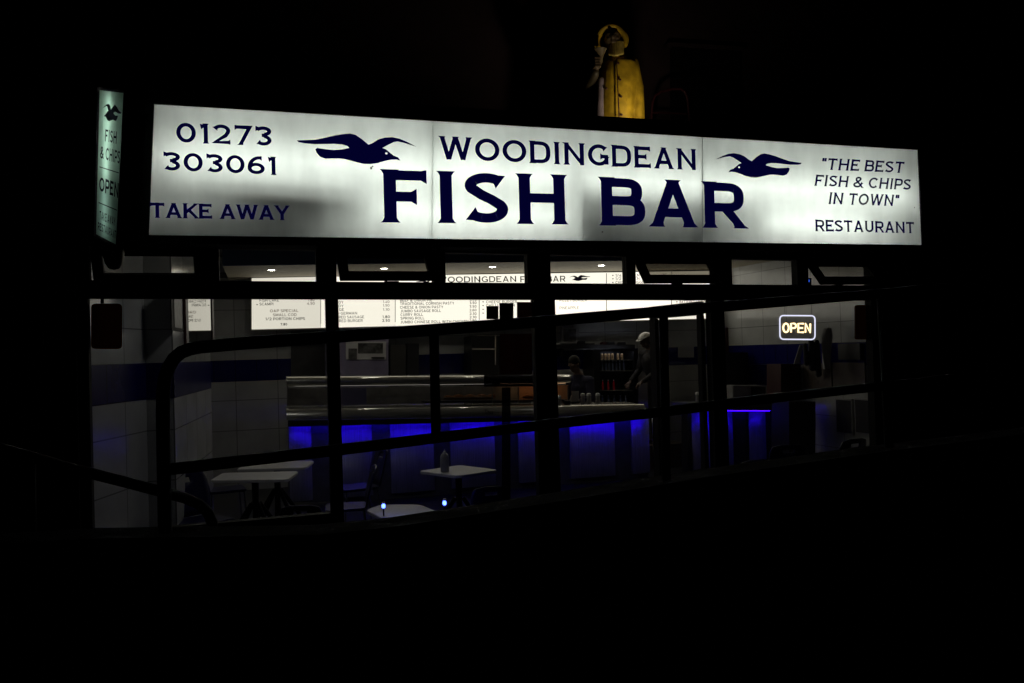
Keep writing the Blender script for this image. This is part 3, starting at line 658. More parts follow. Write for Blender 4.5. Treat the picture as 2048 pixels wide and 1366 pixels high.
b.add(vs[:n], [list(range(n))]); b.add(vs[-n:], [list(range(n))])
b.caps(sp(1207, 131), sp(1264, 129), .062, .066)
b.caps(sp(1265, 130, .0), sp(1275, 178, -.02), .064, .058); b.caps(sp(1275, 178, -.02), sp(1277, 250, -.06), .058, .062)
b.caps(sp(1236, 124, -.02), sp(1238, 112, -.02), .075, .06)
ct = b.build('coat', 'coat', st, local=True, remesh=.011, smooth_it=3)
b = MB(); b.caps(sp(1205, 130, .02), sp(1176, 172, -.0), .064, .060); b.caps(sp(1176, 174, -.0), sp(1191, 144, -.17), .060, .045); b.build('sleeve', mat('shaded_oilskin', (.035, .026, .012), .55, var=.4), st, local=True, remesh=.011, smooth_it=3)  # the raised arm's shade is put into the sleeve colour, darker than the coat
b = MB(); b.tube([sp(1233+(py-118)*.045, py, -.035-{118: .115, 140: .15, 165: .163, 190: .171, 215: .176, 240: .180, 270: .183, 300: .186}[py]) for py in (118, 140, 165, 190, 215, 240, 270, 300)], .006, 6); b.build('front_seam', 'woodr', st, local=True)
for px, py, d in [(1236, 128, -.155), (1240, 161, -.182), (1242, 194, -.190), (1243, 229, -.197), (1213, 176, -.168)]:
    b = MB(); b.ell(sp(px, py, d), (.012, .008, .012)); b.build('button', 'woodr', st, local=True)
b = MB(); b.caps(sp(1203, 160, -.11), sp(1199, 300, -.14), .040, .062); b.caps(sp(1206, 180, -.10), sp(1204, 300, -.12), .04, .05); b.build('coat_side_column', mat('lilac_grey_paint', (.24, .19, .215), .45, var=.2), st, local=True, remesh=.01, smooth_it=4)  # lilac-grey column down the left side of the coat
b = MB(); hc = sp(1226, 79, -.06)
b.ell(hc, (.085, .09, .10)); b.ell(hc+Vector((0, -.085, -.005)), (.017, .03, .028)); b.ell(hc+Vector((-.03, -.07, .03)), (.026, .016, .011)); b.ell(hc+Vector((.03, -.07, .03)), (.026, .016, .011))
b.ell(hc+Vector((-.035, -.06, -.015)), (.026, .024, .022)); b.ell(hc+Vector((.035, -.06, -.015)), (.026, .024, .022))
b.ell(hc+Vector((.004, -.077, -.042)), (.030, .016, .008)); b.ell(hc+Vector((.004, -.075, -.056)), (.026, .016, .009)); b.caps(hc+Vector((0, .0, -.05)), hc+Vector((0, .02, -.2)), .055, .06)
for s in (-1, 1): b.ell(hc+Vector((s*.068, .01, -.005)), (.012, .02, .03))
b.build('head', 'face', st, local=True, remesh=.006, smooth_it=1)
for s in (-1, 1):
    b = MB(); b.ell(hc+Vector((s*.027, -.078, .012)), (.010, .007, .008)); b.build('eye', 'ink', st, local=True)
b = MB()
for i in range(8):
    u = i/7; b.caps(sp(1217+29*u, 84+3*abs(u-.5), -.10-.03*math.sin(math.pi*u)), sp(1220+25*u, 112-3*abs(u-.5)*2, -.12-.035*math.sin(math.pi*u)), .011, .013)
b.ell(sp(1232, 99, -.075), (.062, .05, .075)); b.build('beard', 'beard', st, local=True, remesh=.005)
b = MB(); hk = sp(1221, 84, 0)
prof_o = [(.001, -.175), (.06, -.165), (.105, -.13), (.128, -.07), (.136, 0), (.142, .06), (.158, .092)]
prof = prof_o + [(.150, .112), (.136, .122), (.116, .118), (.106, .10)] + [(r-.042 if r > .05 else .0005, z+.02) for r, z in prof_o[:-1][::-1]]
axv = Vector((0.05, -1, -.12)).normalized(); qq = axv.to_track_quat('Z', 'Y'); n = 25; vs = []
for r, z in prof:
    for k in range(n):
        a = R(-28+236*k/(n-1)); fl_ = 1+.10*abs(math.cos(a))**3*(1 if math.sin(a) < .5 else 0); p = qq @ Vector((r*fl_*math.cos(a), r*math.sin(a), z)); vs.append(hk+Vector((p.x, p.y, p.z*1.02)))
m2 = len(prof); b.add(vs, [[i*n+k, i*n+k+1, (i+1)*n+k+1, (i+1)*n+k] for i in range(m2-1) for k in range(n-1)], True)
for k in (0, n-1): b.add([vs[i*n+k] for i in range(m2)], [list(range(m2))])
b.build('sou_wester_hat', 'coat', st, local=True)
b = MB(); w = sp(1195, 127, -.20)
b.caps(w+Vector((0, 0, -.03)), w+Vector((.005, 0, .03)), .03, .032)
for i in range(4): 
    z = .045-.026*i; a0 = w+Vector((-.03, -.01, z)); a1 = w+Vector((-.012, -.045, z)); a2 = w+Vector((.03, -.045, z-.003)); a3 = w+Vector((.045-.006*i, -.015, z-.004))
    b.caps(a0, a1, .0135, .0135); b.caps(a1, a2, .0135, .0125); b.caps(a2, a3, .0125, .011)
b.caps(w+Vector((.02, .01, .0)), w+Vector((.04, .02, .045)), .014, .012); b.caps(w+Vector((.04, .02, .045)), w+Vector((.045, -.005, .075)), .012, .010)
b.build('hand', 'face', st, local=True, remesh=.005)
b = MB(); b.lathe(sp(1202, 115, -.21), [(.020, -.05), (.022, .0), (.032, .02), (.062, .075), (.066, .08), (.060, .078), (.030, .03), (.001, .025)], 20); b.build('cup', 'cup', st, local=True)
# uplighter lying on the canopy roof in front of it
c = ST0+Vector((.03, -.53, 0)); c.z = at(1225, 229, Y=YS-.02).z+.004
fl = thing('floodlight', c, 'small black uplighter on top of the fascia box below the statue', 'floodlight')
b = MB(); b.box(c.x-.08, c.x+.08, c.y-.04, c.y+.04, c.z, c.z+.025); b.build('housing', 'black', fl)
b = MB(); b.box(c.x-.07, c.x+.07, c.y-.03, c.y+.03, c.z+.026, c.z+.030); b.build('lens', emit('flood_lens', (1, .85, .55), 3), fl)
def spot(name, loc, tgt, e, col, size, par=None, r=.03):
    ld = bpy.data.lights.new(name, 'SPOT'); ld.energy = e; ld.color = col; ld.spot_size = R(size); ld.spot_blend = .7; ld.shadow_soft_size = r
    o = bpy.data.objects.new(name, ld); COL.objects.link(o); o.rotation_euler = (Vector(tgt)-Vector(loc)).to_track_quat('-Z', 'Y').to_euler()
    if par: o.parent = par; o.location = Vector(loc)-OFF[par.name]; OFF[o.name] = OFF[par.name]
    else: o.location = loc
    return o
spot('lamp', c+Vector((0, 0, .045)), ST0+Vector((.0, -.05, 1.15)), 9, (1, .86, .60), 135, fl)
# roof ladder hoop
hp_ = thing('ladder_hoop', at(1340, 235, Y=.7), 'faint red painted roof ladder hoop beside the statue', 'ladder')
b = MB(); b.tube([at(x, y, Y=.7) for x, y in [(1302, 275), (1303, 230), (1305, 205), (1310, 192), (1322, 184), (1345, 178), (1362, 178), (1370, 184), (1375, 196), (1378, 230), (1380, 280)]], .014, 8); b.build('hoop', 'redpaint', hp_)
b = MB(); b.tube([at(1303, 225, Y=.7), at(1377, 228, Y=.7)], .011, 8); b.build('rung', 'redpaint', hp_)

# ================================================================== MENU BOARD
MY = 5.50
mb_ = thing('menu_board', at(960, 600, Y=MY), 'long glowing cream menu board hung above the counter with priced dishes', 'menu board')
top = lambda x: 556.5+(x-503)*(541.3-556.5)/(1213-503); bot = lambda x: 659-(x-503)*11/457.
edges = [503, 641.5, 790.5, 958.5, 1213, 1343, 1428]
for x0, x1 in zip(edges[:-1], edges[1:]):
    b = MB(); b.slab([(x0+.4, bot(x0)), (x1-.4, bot(x1)), (x1-.4, top(x1)), (x0+.4, top(x0))], MY, .03); b.build('lit_panel', M['menu'][edges.index(x0)], mb_)
b = MB(); b.slab([(501, bot(501)+2.5), (1430, bot(1430)+2.5), (1430, bot(1430)), (501, bot(501))], MY-.01, .12); b.build('bottom_trim', 'steel', mb_)
b = MB(); b.slab([(501, bot(501)+2.5), (1430, bot(1430)+2.5), (1430, top(1430)), (501, top(501))], MY+.035, .1); b.build('case', 'greydark', mb_)
for x in edges[1:-1]:
    b = MB(); b.slab([(x-.55, bot(x)-8), (x+.55, bot(x)-8), (x+.55, top(x)+5), (x-.55, top(x)+5)], MY-.004, .003); b.build('divider', 'ink', mb_)
slope = lambda x: 0
def mrow(txt, x0, x1, yb, cap=5.6, mt='ink', t=.17, par=mb_):
    b = MB(); yr = yb-(x1-x0)*.012; a = at(x0, yb, Y=MY-.003); c = at(x1, yr, Y=MY-.003); h = at(x0, yb-cap, Y=MY-.003).z-a.z
    lettering(b, txt, a, c, a+Vector((0, 0, h)), t=t, gap=.14, serif=False, space=.45); return b.build('menu_line', mt, par)
for r in [('COD', 519, 536, 580), ('HADDOCK', 519, 556, 588), ('PLAICE', 519, 549, 596), ('FISH CAKE', 519, 558, 603.6), ('SCAMPI', 519, 547, 611)]: mrow(*r)
mrow('*', 512.5, 516, 611, 3.5); mrow('1.80', 616, 629, 602.5, mt='red_ink'); mrow('4.50', 614, 629.5, 609.6, mt='red_ink')
mrow('OAP SPECIAL', 540, 597, 624.6, mt='orange_ink'); mrow('SMALL COD', 546, 593, 632.6, mt='red_ink'); mrow('1/2 PORTION CHIPS', 531, 610, 640.8, t=.19); mrow('7.80', 561, 574.5, 651.2, 5, t=.24)
for r in [('SAVELOY', 653, 687, 607.6), ('SAVELOY', 653, 687, 615), ('SAUSAGE', 650, 688, 622.3), ('JUMBO GERMAN', 652, 714.5, 629.8), ('BATTERED SAUSAGE', 652, 728.5, 637.4), ('BATTERED BURGER', 652, 725.5, 644.8)]: mrow(*r)
for tx, y in [('1.40', 606), ('1.50', 613.3), ('1.10', 621.5)]: mrow(tx, 766, 779, y, 5, mt='red_ink')
mrow('1.80', 765, 780, 636.5, t=.2); mrow('2.50', 764.5, 780, 643.8, t=.22)
for r in [('BEEF & ONION PIE', 800, 864, 603.6), ('TRADITIONAL CORNISH PASTY', 800, 908.5, 610.3), ('CHEESE & ONION PASTY', 800, 886.5, 617.6), ('JUMBO SAUSAGE ROLL', 801, 882, 625), ('CURRY ROLL', 801, 846, 632.3), ('SPRING ROLL', 801, 849, 639.4), ('JUMBO CHINESE ROLL WITH CHICKEN', 801, 937, 647)]: mrow(*r, t=.18)
for tx, y in [('3.95', 601.8), ('3.50', 608.2), ('3.50', 615.4), ('2.60', 622.8), ('2.10', 630), ('2.10', 637), ('2.80', 644)]: mrow(tx, 939, 953, y, 5.2, t=.2, mt='red_ink' if y < 635 and y > 612 else 'ink')
mrow('CHEESE BURGER', 972, 1034, 606.8); mrow('CHILLI BURGER', 972, 1030, 614)
for y in (605.5, 613, 620.5, 628): mrow('*', 964.5, 968, y, 3.5)
mrow('FILLET BURGER', 1119, 1174, 603.6, t=.13); mrow('PINEAPPLE', 1119, 1158, 618.6, t=.13)
mrow('WOODINGDEAN', 875, 1033, 565.5, 12, t=.17); mrow('FISH', 1040, 1083, 564.5, 12); mrow('BAR', 1093, 1131, 563.8, 12)
M['navyink'] = mat('navy_ink', (.02, .015, .10), .6)
gull_px(mb_, MY-.004, 1138, 562.5, 1181, 561, 11.5, eye=False, mt='navyink', flip=True); gull_px(mb_, MY-.004, 832, 571, 868, 570, 11, eye=False, mt='navyink')
for tx, x1, y in [('1/4 CHICKEN', 1279, 553.6), ('1/2 CHICKEN', 1279, 560.4), ('CHICKEN NUGGETS', 1296, 567.6), ('10 NUGGETS', 1290, 574.6)]:
    mrow(tx, 1231, x1, y); mrow('*', 1224, 1227.5, y-1, 3.5)
for tx, y in [('4.50', 551.6), ('5.50', 558.6)]: mrow(tx, 1319, 1333, y, 5, mt='red_ink')
mrow('BATTERED SAUSAGE', 1359, 1418, 606.4); mrow('*', 1352, 1355.5, 605.5, 3.5)

# downlights in the soffit
def zsoff(X): return zsl+.006+(zs0+.06-zsl)*(X-sL)/(8.48-sL)
DL = [(543, 540.5, 'leftmost'), (768, 535.5, 'second from the left'), (985, 533, 'third from the left'), (1203, 529.3, 'rightmost')]
pr0 = None
for px, py, w in DL:
    p = at(px, py, Y=4.4)
    zc = zsoff(p.x)+.004
    lab = '%s round downlight glowing in the soffit above the menu board' % w
    if pr0 is None:
        pr0 = thing('downlight', (p.x, p.y, zc), lab, 'downlight', 'downlights in the soffit')
        b = MB(); b.lathe((0, 0, 0), [(.062, 0), (.062, -.006), (.048, -.007), (.046, -.001)], 20); b.build('bezel', 'metal', pr0, local=True)
        b = MB(); b.lathe((0, 0, -.002), [(.044, 0), (.042, -.004), (.001, -.0045)], 20); b.build('lamp', 'down', pr0, local=True)
    else: copy_thing(pr0, (p.x, p.y, zc), 0, lab)

# ================================================================== COUNTER
def lip(x): return (818-(x-574)*10/718., 840-(x-574)*10/718.)
zL_, zR_ = at(574, 818, Y=4.).z, at(1292, 808, Y=4.).z; xL_, xR_ = at(574, 818, Y=4.).x, at(1292, 808, Y=4.).x
ctop = lambda X: zL_+(zR_-zL_)*(X-xL_)/(xR_-xL_)
co = thing('serving_counter', ((xL_+xR_)/2, 4.4, FL), 'long steel serving counter with blue lit fluted front', 'counter')
b = MB(); vs = []
for x, yt, yb in [(574, 818, 840), (1292, 808, 830)]:
    e0, e1 = at(x, yb, Y=4.), at(x, yt, Y=4.06)
    H_ = e1.z-e0.z
    for u, v in [(0.012, 0), (0, .12), (.004, .35), (.016, .62), (.034, .85), (.058, .99), (.075, 1.0), (.74, 1.0), (.74, 0)]: vs.append((e0.x, 4.+u, e0.z+H_*v))
k = 9; b.add(vs, [[i, (i+1) % k, k+(i+1) % k, k+i] for i in range(6)], True); b.add(vs, [[i, (i+1) % k, k+(i+1) % k, k+i] for i in range(6, 9)]+[list(range(k)), list(range(k, 2*k))[::-1]])
b.build('worktop', 'steel', co)
b = MB(); b.slab([(576, 853.5), (1294, 836), (1294, 831), (576, 841)], 4.03, .03); b.build('underside_lip', 'darksteel', co)
led0, led1 = (576, 853), (1296, 834.5)
def led_strip(p, q, Y, par, pitch=.022):
    a, c = at(*p, Y=Y), at(*q, Y=Y); n = int((c-a).length/pitch); b = MB()
    for i in range(n):
        s = a+(c-a)*(i+.5)/n; b.box(s.x-.005, s.x+.005, s.y-.004, s.y+.004, s.z+.012, s.z+.018)
    return b.build('blue_light_strip', 'led', par)
led_strip(led0, led1, 4.085, co)
def fluted(mb, p0, p1, Y, zb_, n=10, bul=.022):
    a, c = at(p0, led0[1]+(p0-led0[0])*(led1[1]-led0[1])/(led1[0]-led0[0])-1, Y=Y), at(p1, led0[1]+(p1-led0[0])*(led1[1]-led0[1])/(led1[0]-led0[0])-1, Y=Y)
    vs = []
    for i in range(n+1):
        u = i/n; o = -bul*(1-(2*u-1)**2); p = a+(c-a)*u
        vs += [(p.x, Y+o, zb_), (p.x, Y+o, p.z), (p.x, Y+.08, zb_), (p.x, Y+.08, p.z)]
    fs_ = []
    for i in range(n):
        k = 4*i; fs_ += [[k, k+4, k+5, k+1], [k+2, k+3, k+7, k+6], [k+1, k+5, k+7, k+3]]
    mb.add(vs, fs_, True); mb.add([vs[0], vs[1], vs[3], vs[2]], [[0, 1, 2, 3]]); e = 4*n; mb.add([vs[e], vs[e+1], vs[e+3], vs[e+2]], [[0, 1, 2, 3]])
for p0, p1 in [(577, 622), (677, 743), (780, 866), (900, 988), (1036, 1076), (1139, 1228), (1262, 1297)]:
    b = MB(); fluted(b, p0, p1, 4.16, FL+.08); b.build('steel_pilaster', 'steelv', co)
b = MB(); b.slab([(577, 1004), (1297, 1000), (1297, 833), (577, 850)], 4.20, .1); b.build('recessed_front', mat('grey_blue_front', (.16, .16, .19), .45, var=.2), co)
c2 = thing('serving_counter', at(1470, 900, Y=4.2), 'short second counter at the right of the doorway with blue light beneath its top', 'counter')
b = MB(); b.slab([(1372, 820), (1552, 821), (1552, 806), (1372, 806)], 4.05, .5); b.build('worktop', 'greydark', c2, bevel=.004)
led_strip((1380, 823), (1540, 823.5), 4.12, c2)
b = MB(); b.slab([(1376, 1010), (1550, 1010), (1550, 822), (1376, 821)], 4.25, .2); b.build('recessed_front', 'darksteel', c2)
for p0, p1 in [(1384, 1424), (1436, 1466), (1498, 1532)]:
    b = MB(); a, c = at(p0, 823, Y=4.2), at(p1, 823, Y=4.2); vs = []
    for i in range(9):
        u = i/8; o = -.04*(1-(2*u-1)**2); x = a.x+(c.x-a.x)*u; vs += [(x, 4.22+o, FL), (x, 4.22+o, a.z), (x, 4.245, FL), (x, 4.245, a.z)]
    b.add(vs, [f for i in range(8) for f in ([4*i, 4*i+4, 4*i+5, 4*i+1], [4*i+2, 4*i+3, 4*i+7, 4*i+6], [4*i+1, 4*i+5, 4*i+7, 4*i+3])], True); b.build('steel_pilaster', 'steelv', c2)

# heated display cabinet on the counter
hc_ = thing('heated_cabinet', at(856, 812, Y=4.4), 'long glass heated food cabinet with rounded steel hood on the counter', 'food cabinet')
b = MB()
def hood(py0, py1, Yc, r, n=12):
    a, c = at(573, py0, Y=Yc), at(1139, py1, Y=Yc); vs = []
    for p in (a, c):
        for i in range(n+1):
            t = math.pi*i/n; vs.append((p.x, p.y-r*math.sin(t)*1.0, p.z+r*math.cos(t)*.8))
        for y_, z_ in [(.34, -.8), (.34, .8)]: vs.append((p.x, p.y+y_, p.z+r*z_))
    k = n+3; fs_ = [[i, i+1, k+i+1, k+i] for i in range(k-1)]+[[k-1, 0, k, 2*k-1]]
    b.add(vs, fs_, True); b.add(vs[:k], [list(range(k))]); b.add(vs[k:], [list(range(k))])
hood(763, 757.5, 4.22, .076); b.build('hood', 'steel', hc_)
b = MB(); b.slab([(575, 816), (1138, 807), (1138, 770), (575, 776)], 4.19, .006); b.build('glass_front', 'clear', hc_)
b = MB(); b.slab([(575, 812), (1035, 803), (1035, 771), (575, 777)], 4.56, .02); b.build('back_panel', mat('grey_cabinet_back', (.22, .21, .19), .5), hc_)
b = MB(); b.slab([(1036, 803), (1137, 802), (1137, 770), (1036, 771)], 4.56, .02); b.build('amber_panel', 'brass', hc_)
for x in (575, 985, 1037, 1136):
    b = MB(); b.slab([(x-1.2, 816-(x-575)*9/563), (x+1.2, 816-(x-575)*9/563), (x+1.2, 772), (x-1.2, 772)], 4.175, .012); b.build('upright', 'steel', hc_)
b = MB(); b.tube([at(830, 797, Y=4.3), at(985, 794, Y=4.3)], .006, 6); b.build('tray_rail', 'steel', hc_)
b = MB(); b.slab([(850, 806), (1135, 802), (1135, 799), (850, 803)], 4.28, .25); b.build('tray', 'darksteel', hc_)
def under_hood(x0, x1, name, m_):
    h0, h1 = at(573, 763, Y=4.22), at(1139, 757.5, Y=4.22); b = MB(); f4 = []
    for px in (x0, x1):
        X = at(px, 775, Y=4.42).x; z = h0.z+(h1.z-h0.z)*(X-h0.x)/(h1.x-h0.x)-.061; f4.append((X, z))
    (xa, za), (xb, zb2) = f4
    b.hexa([(xa, 4.40, za-.010), (xb, 4.40, zb2-.010), (xb, 4.40, zb2-.002), (xa, 4.40, za-.002)], [(xa, 4.45, za-.010), (xb, 4.45, zb2-.010), (xb, 4.45, zb2-.002), (xa, 4.45, za-.002)]); b.build(name, m_, hc_)
under_hood(590, 985, 'fill_strip', emit('cabinet_fill_strip', (1, .93, .82), .30))  # unseen strip added to brighten the cabinet contents
under_hood(1000, 1130, 'heat_lamp', emit('heat_lamp_element', (1, .58, .30), 1.0))
b = MB(); b.slab([(676, 811), (733, 810), (733, 776), (676, 777)], 4.215, .012)  # reflection of the lilac freezer, put in as a coloured card
tag(b.build('reflection_card', 'lilac'), 'pale lilac card standing for the freezer reflection in the food cabinet', 'card')
pf0 = None
for i, (px, w, lb) in enumerate([(906, 22, 'leftmost'), (930, 20, 'second'), (953, 21, 'middle'), (975, 18, 'fourth'), (1062, 20, 'rightmost')]):
    p = at(px, 797.5-(px-906)*.016, Y=4.38)
    lab = '%s of the golden battered fish pieces in the heated cabinet' % lb
    b = MB(); s = w/150; b.ell((0, 0, .03), (s, .05, .028)); b.ell((s*.5, .0, .045), (s*.5, .04, .03)); b.ell((-s*.5, -.01, .04), (s*.45, .04, .03))
    o = b.build('battered_fish', 'food', None, remesh=.008); o.location = (p.x, p.y, at(px, 800.5-(px-850)*.014, Y=4.38).z); tag(o, lab, 'food', 'battered fish in the cabinet')

# things on the counter
def on_counter(px, Y): 
    z = ctop(at(px, 812, Y=4.).x); 
    X = at(px, 806, Y=Y).x; return Vector((X, Y, ctop(X)+.001))
sh0 = None
for px, lab in [(1166, 'tallest white shaker beside the card holder on the counter'), (1178, 'short white shaker in the middle of the counter shakers'), (1196, 'white shaker standing nearest the drinks fridge on the counter'), (1396, 'lone white shaker on the second counter behind the door glass')]:
    if px == 1396: loc = at(1396, 805.5, Y=4.2); loc.z = at(1396, 806, Y=4.05).z+.001
    else: loc = on_counter(px, 4.25)
    if sh0 is None:
        sh0 = thing('shaker', loc, lab, 'shaker', 'white shakers')
        b = MB(); b.lathe((0, 0, 0), [(.036, 0), (.038, .02), (.030, .07), (.033, .115)], 18); b.build('body', 'plastic_clear', sh0, local=True)
        b = MB(); b.lathe((0, 0, .1155), [(.036, 0), (.036, .02), (.028, .036), (.001, .042)], 18); b.build('cap', 'white', sh0, local=True)
    else: copy_thing(sh0, loc, 0, lab)
loc = on_counter(1118, 4.12); sb = thing('salt_pot', loc, 'rounded salt pot at the right end of the food cabinet', 'salt pot')
b = MB(); b.lathe((0, 0, 0), [(.036, 0), (.038, .06), (.030, .085), (.034, .09)], 18); b.build('jar', 'plastic_clear', sb, local=True)
b = MB(); b.lathe((0, 0, .0905), [(.034, 0), (.034, .02), (.02, .045), (.001, .052)], 18); b.build('lid', 'metal', sb, local=True)
loc = on_counter(1151, 4.3); mh = thing('card_holder', loc, 'white menu card in a dark holder on the counter', 'card holder')
b = MB(); b.box(-.055, .055, -.006, .006, .03, .185); b.build('card', 'paper', mh, local=True)
b = MB(); b.box(-.06, .06, -.02, .02, 0, .03); b.build('base', 'blackp', mh, local=True)
loc = on_counter(1134, 4.12); tb = thing('chip_fork_box', loc, 'small dark box beside the salt pot on the counter', 'box')
b = MB(); b.box(-.045, .045, -.03, .03, 0, .05); b.build('box', 'darksteel', tb, local=True, bevel=.003)
b = MB(); b.box(-.04, .04, -.025, .025, .051, .056); b.build('lid', 'cream', tb, local=True)

# ================================================================== BEHIND THE COUNTER
BY = 5.88
def px_thing(name, pts, Y, depth, m, label, cat, group=None, bevel=0):
    b = MB(); b.slab(pts, Y, depth); return tag(b.build(name, m, None, bevel=bevel), label, cat, group)
rect = lambda x0, y0, x1, y1: [(x0, y1), (x1, y1), (x1, y0), (x0, y0)]
b = MB(); b.slab(rect(582, 664, 654, 757), BY-.02, .018); b.build('dark_doorway', 'greydark', bld)
fz = thing('upright_freezer', at(715, 760, Y=5.5), 'pale lilac upright freezer with dark framed display window behind the counter', 'freezer')
b = MB(); b.slab(rect(653, 676, 777, 1000), 5.5, .3); b.build('body', 'lilac', fz)
b = MB(); b.slab(rect(692, 683, 772, 719), 5.485, .013); b.build('window_frame', 'white', fz)
b = MB(); b.slab(rect(716, 686, 766, 707), 5.478, .006); b.build('display', 'photo', fz)
b = MB(); b.slab(rect(697, 697, 714, 718), 5.478, .006); b.build('picture', 'photo', fz)
b = MB(); b.slab(rect(743, 714, 769, 717.5), 5.474, .008); b.build('label_strip', 'darksteel', fz)
px_thing('cupboard', rect(781, 690, 812, 752), 5.6, .2, 'greydark', 'dark grey panelled cupboard beside the lilac freezer', 'cupboard')
px_thing('cupboard', rect(815, 687, 838, 752), 5.62, .2, 'darksteel', 'narrow darker cupboard between the grey cupboard and the frying range', 'cupboard')
fr_ = thing('frying_range', at(1000, 760, Y=5.3), 'dark frying range with chrome trim standing behind the food cabinet', 'frying range')
b = MB(); b.slab(rect(944, 672, 1062, 1000), 5.3, .5); b.build('body', 'blackp', fr_)
b = MB(); b.slab(rect(944, 697, 991, 699.5), 5.285, .014); b.build('trim', 'steel', fr_)
b = MB(); b.slab(rect(990, 670, 992, 730), 5.285, .014); b.build('trim', 'steel', fr_)
b = MB(); b.slab(rect(1000, 675, 1060, 735), 5.287, .012); b.build('door', 'woodr', fr_)
ws = thing('wall_shelf', at(1190, 692, Y=5.7), 'long black shelf on the back wall loaded with small dark boxes', 'shelf')
b = MB(); b.slab(rect(1108, 689, 1270, 697), 5.6, .27); b.build('board', 'blackp', ws)
for x in (1125, 1250): b = MB(); b.slab(rect(x-2, 697.5, x+2, 712), 5.62, .2); b.build('bracket', 'black', ws)
for i, (x0, x1, y0, m_, lb) in enumerate([(1159, 1171, 682, 'blackp', 'low black box on the back shelf beside the framed photo'), (1173, 1190, 686, 'greydark', 'flat grey box near the middle of the back shelf'), (1205, 1214, 684, 'woodr', 'small reddish box on the back shelf left of the round-topped one'), (1215, 1230, 683, 'blackp', 'squat black box on the back shelf nearest the capped worker'), (1240, 1252, 684, 'darksteel', 'steel coloured box at the right end of the back shelf')]):
    o = px_thing('storage_box', [(x0, 688.8), (x1, 688.8), (x1-.6, y0), (x0+.8, y0+.4)], 5.64, .12, m_, lb, 'box', 'boxes on the back shelf', .004)
pfm = thing('picture_frame', at(1140, 672, Y=5.86), 'white framed dark photograph hung above the back shelf', 'picture')
b = MB(); b.slab(rect(1123, 655, 1158, 687), 5.85, .03); b.build('frame', 'cream', pfm)
b = MB(); b.slab(rect(1128, 658, 1152, 683), 5.842, .007); b.build('photo', 'photo', pfm)
df = thing('drinks_fridge', at(1234, 800, Y=5.4), 'dark glass fronted drinks fridge with rows of bottles behind the counter', 'fridge')
FY = 5.35
b = MB()
for r_ in [rect(1188, 699, 1200, 900), rect(1268, 699, 1276, 900), rect(1200.2, 699, 1267.8, 703)]: b.slab(r_, FY, .45 if r_[0][0] != 1200.2 else .02)
b.build('case', 'blackp', df)
b = MB(); b.slab(rect(1200, 703, 1268, 900), FY+.40, .04); b.build('back_panel', 'darksteel', df)
for y in (719.5, 741, 780, 808): b = MB(); b.slab(rect(1200.3, y, 1267.7, y+1.2), FY+.05, .34); b.build('shelf', 'steel', df)
b = MB(); b.slab(rect(1201, 700.2, 1267, 701.6), FY+.03, .02); b.build('light_tube', emit('fridge_tube', (.8, .85, 1), 3.5), df)
b = MB(); b.slab(rect(1200, 703, 1268, 900), FY+.01, .005); b.build('door_glass', 'clear', df)
M['redlit'] = mat('red_soft_drink', (.85, .03, .08), .2)
M['bluecan'] = mat('blue_grey_can', (.35, .42, .62), .25, .5, var=.3)
M['goldcan'] = mat('gold_can', (.55, .36, .18), .3, .4, var=.5, scale=20)
def bottle(px, yb, hpx, wpx, m_, label, grp):
    base = at(px, yb, Y=FY+.14); h = at(px, yb-hpx, Y=FY+.14).z-base.z; r = wpx/2/150.
    t_ = thing('drink_bottle', base, label, 'bottle', grp)
    b = MB(); b.lathe((0, 0, 0), [(r*.9, 0), (r, .01), (r, h*.62), (r*.45, h*.82), (r*.42, h*.9)], 14); b.build('body', m_, t_, local=True)
    b = MB(); b.lathe((0, 0, h*.9), [(r*.5, .0005), (r*.5, h*.1), (.001, h*.1)], 14); b.build('cap', 'white', t_, local=True); return t_
for px, w in [(1206, 'left'), (1217, 'middle'), (1228, 'right')]: bottle(px, 779.5, 20, 6, 'redlit', '%s one of the three glowing red bottles in the drinks fridge' % w, 'red bottles in the fridge')
for i, px in enumerate([1205, 1212, 1219, 1226, 1233, 1240, 1248]): bottle(px, 740.5, 19, 5.6, 'bluecan', 'blue grey bottle number %s from the left on the fridge shelf below the gold cans' % ['one', 'two', 'three', 'four', 'five', 'six', 'seven'][i], 'blue grey bottles in the fridge')
for i, px in enumerate([1205, 1217, 1229, 1241, 1252]): bottle(px, 807.5, 17, 7, 'bluecan', '%s pale bottle along the bottom fridge shelf' % ['first', 'second', 'third', 'fourth', 'last'][i], 'pale bottles on the bottom fridge shelf')
for i, px in enumerate([1204, 1211, 1218, 1225, 1236, 1244]):
    base = at(px, 719, Y=FY+.14); h = at(px, 707, Y=FY+.14).z-base.z
    t_ = thing('drink_can', base, '%s gold can on the top fridge shelf' % ['first', 'second', 'third', 'fourth', 'fifth', 'last'][i], 'can', 'gold cans in the fridge')
    b = MB(); b.lathe((0, 0, 0), [(.018, 0), (.022, .006), (.022, h-.008), (.018, h-.001)], 14); b.build('body', 'goldcan', t_, local=True)
    b = MB(); b.lathe((0, 0, h-.0005), [(.018, 0), (.017, .002), (.001, .001)], 14); b.build('lid', 'can', t_, local=True)
px_thing('notice', rect(1276, 694, 1296, 738), 5.86, .006, 'paper', 'white notice on the back wall behind the capped worker', 'notice')
px_thing('notice', rect(1356, 692, 1388, 715), 5.86, .006, 'paper', 'pale notice on the back wall seen through the door glass', 'notice')

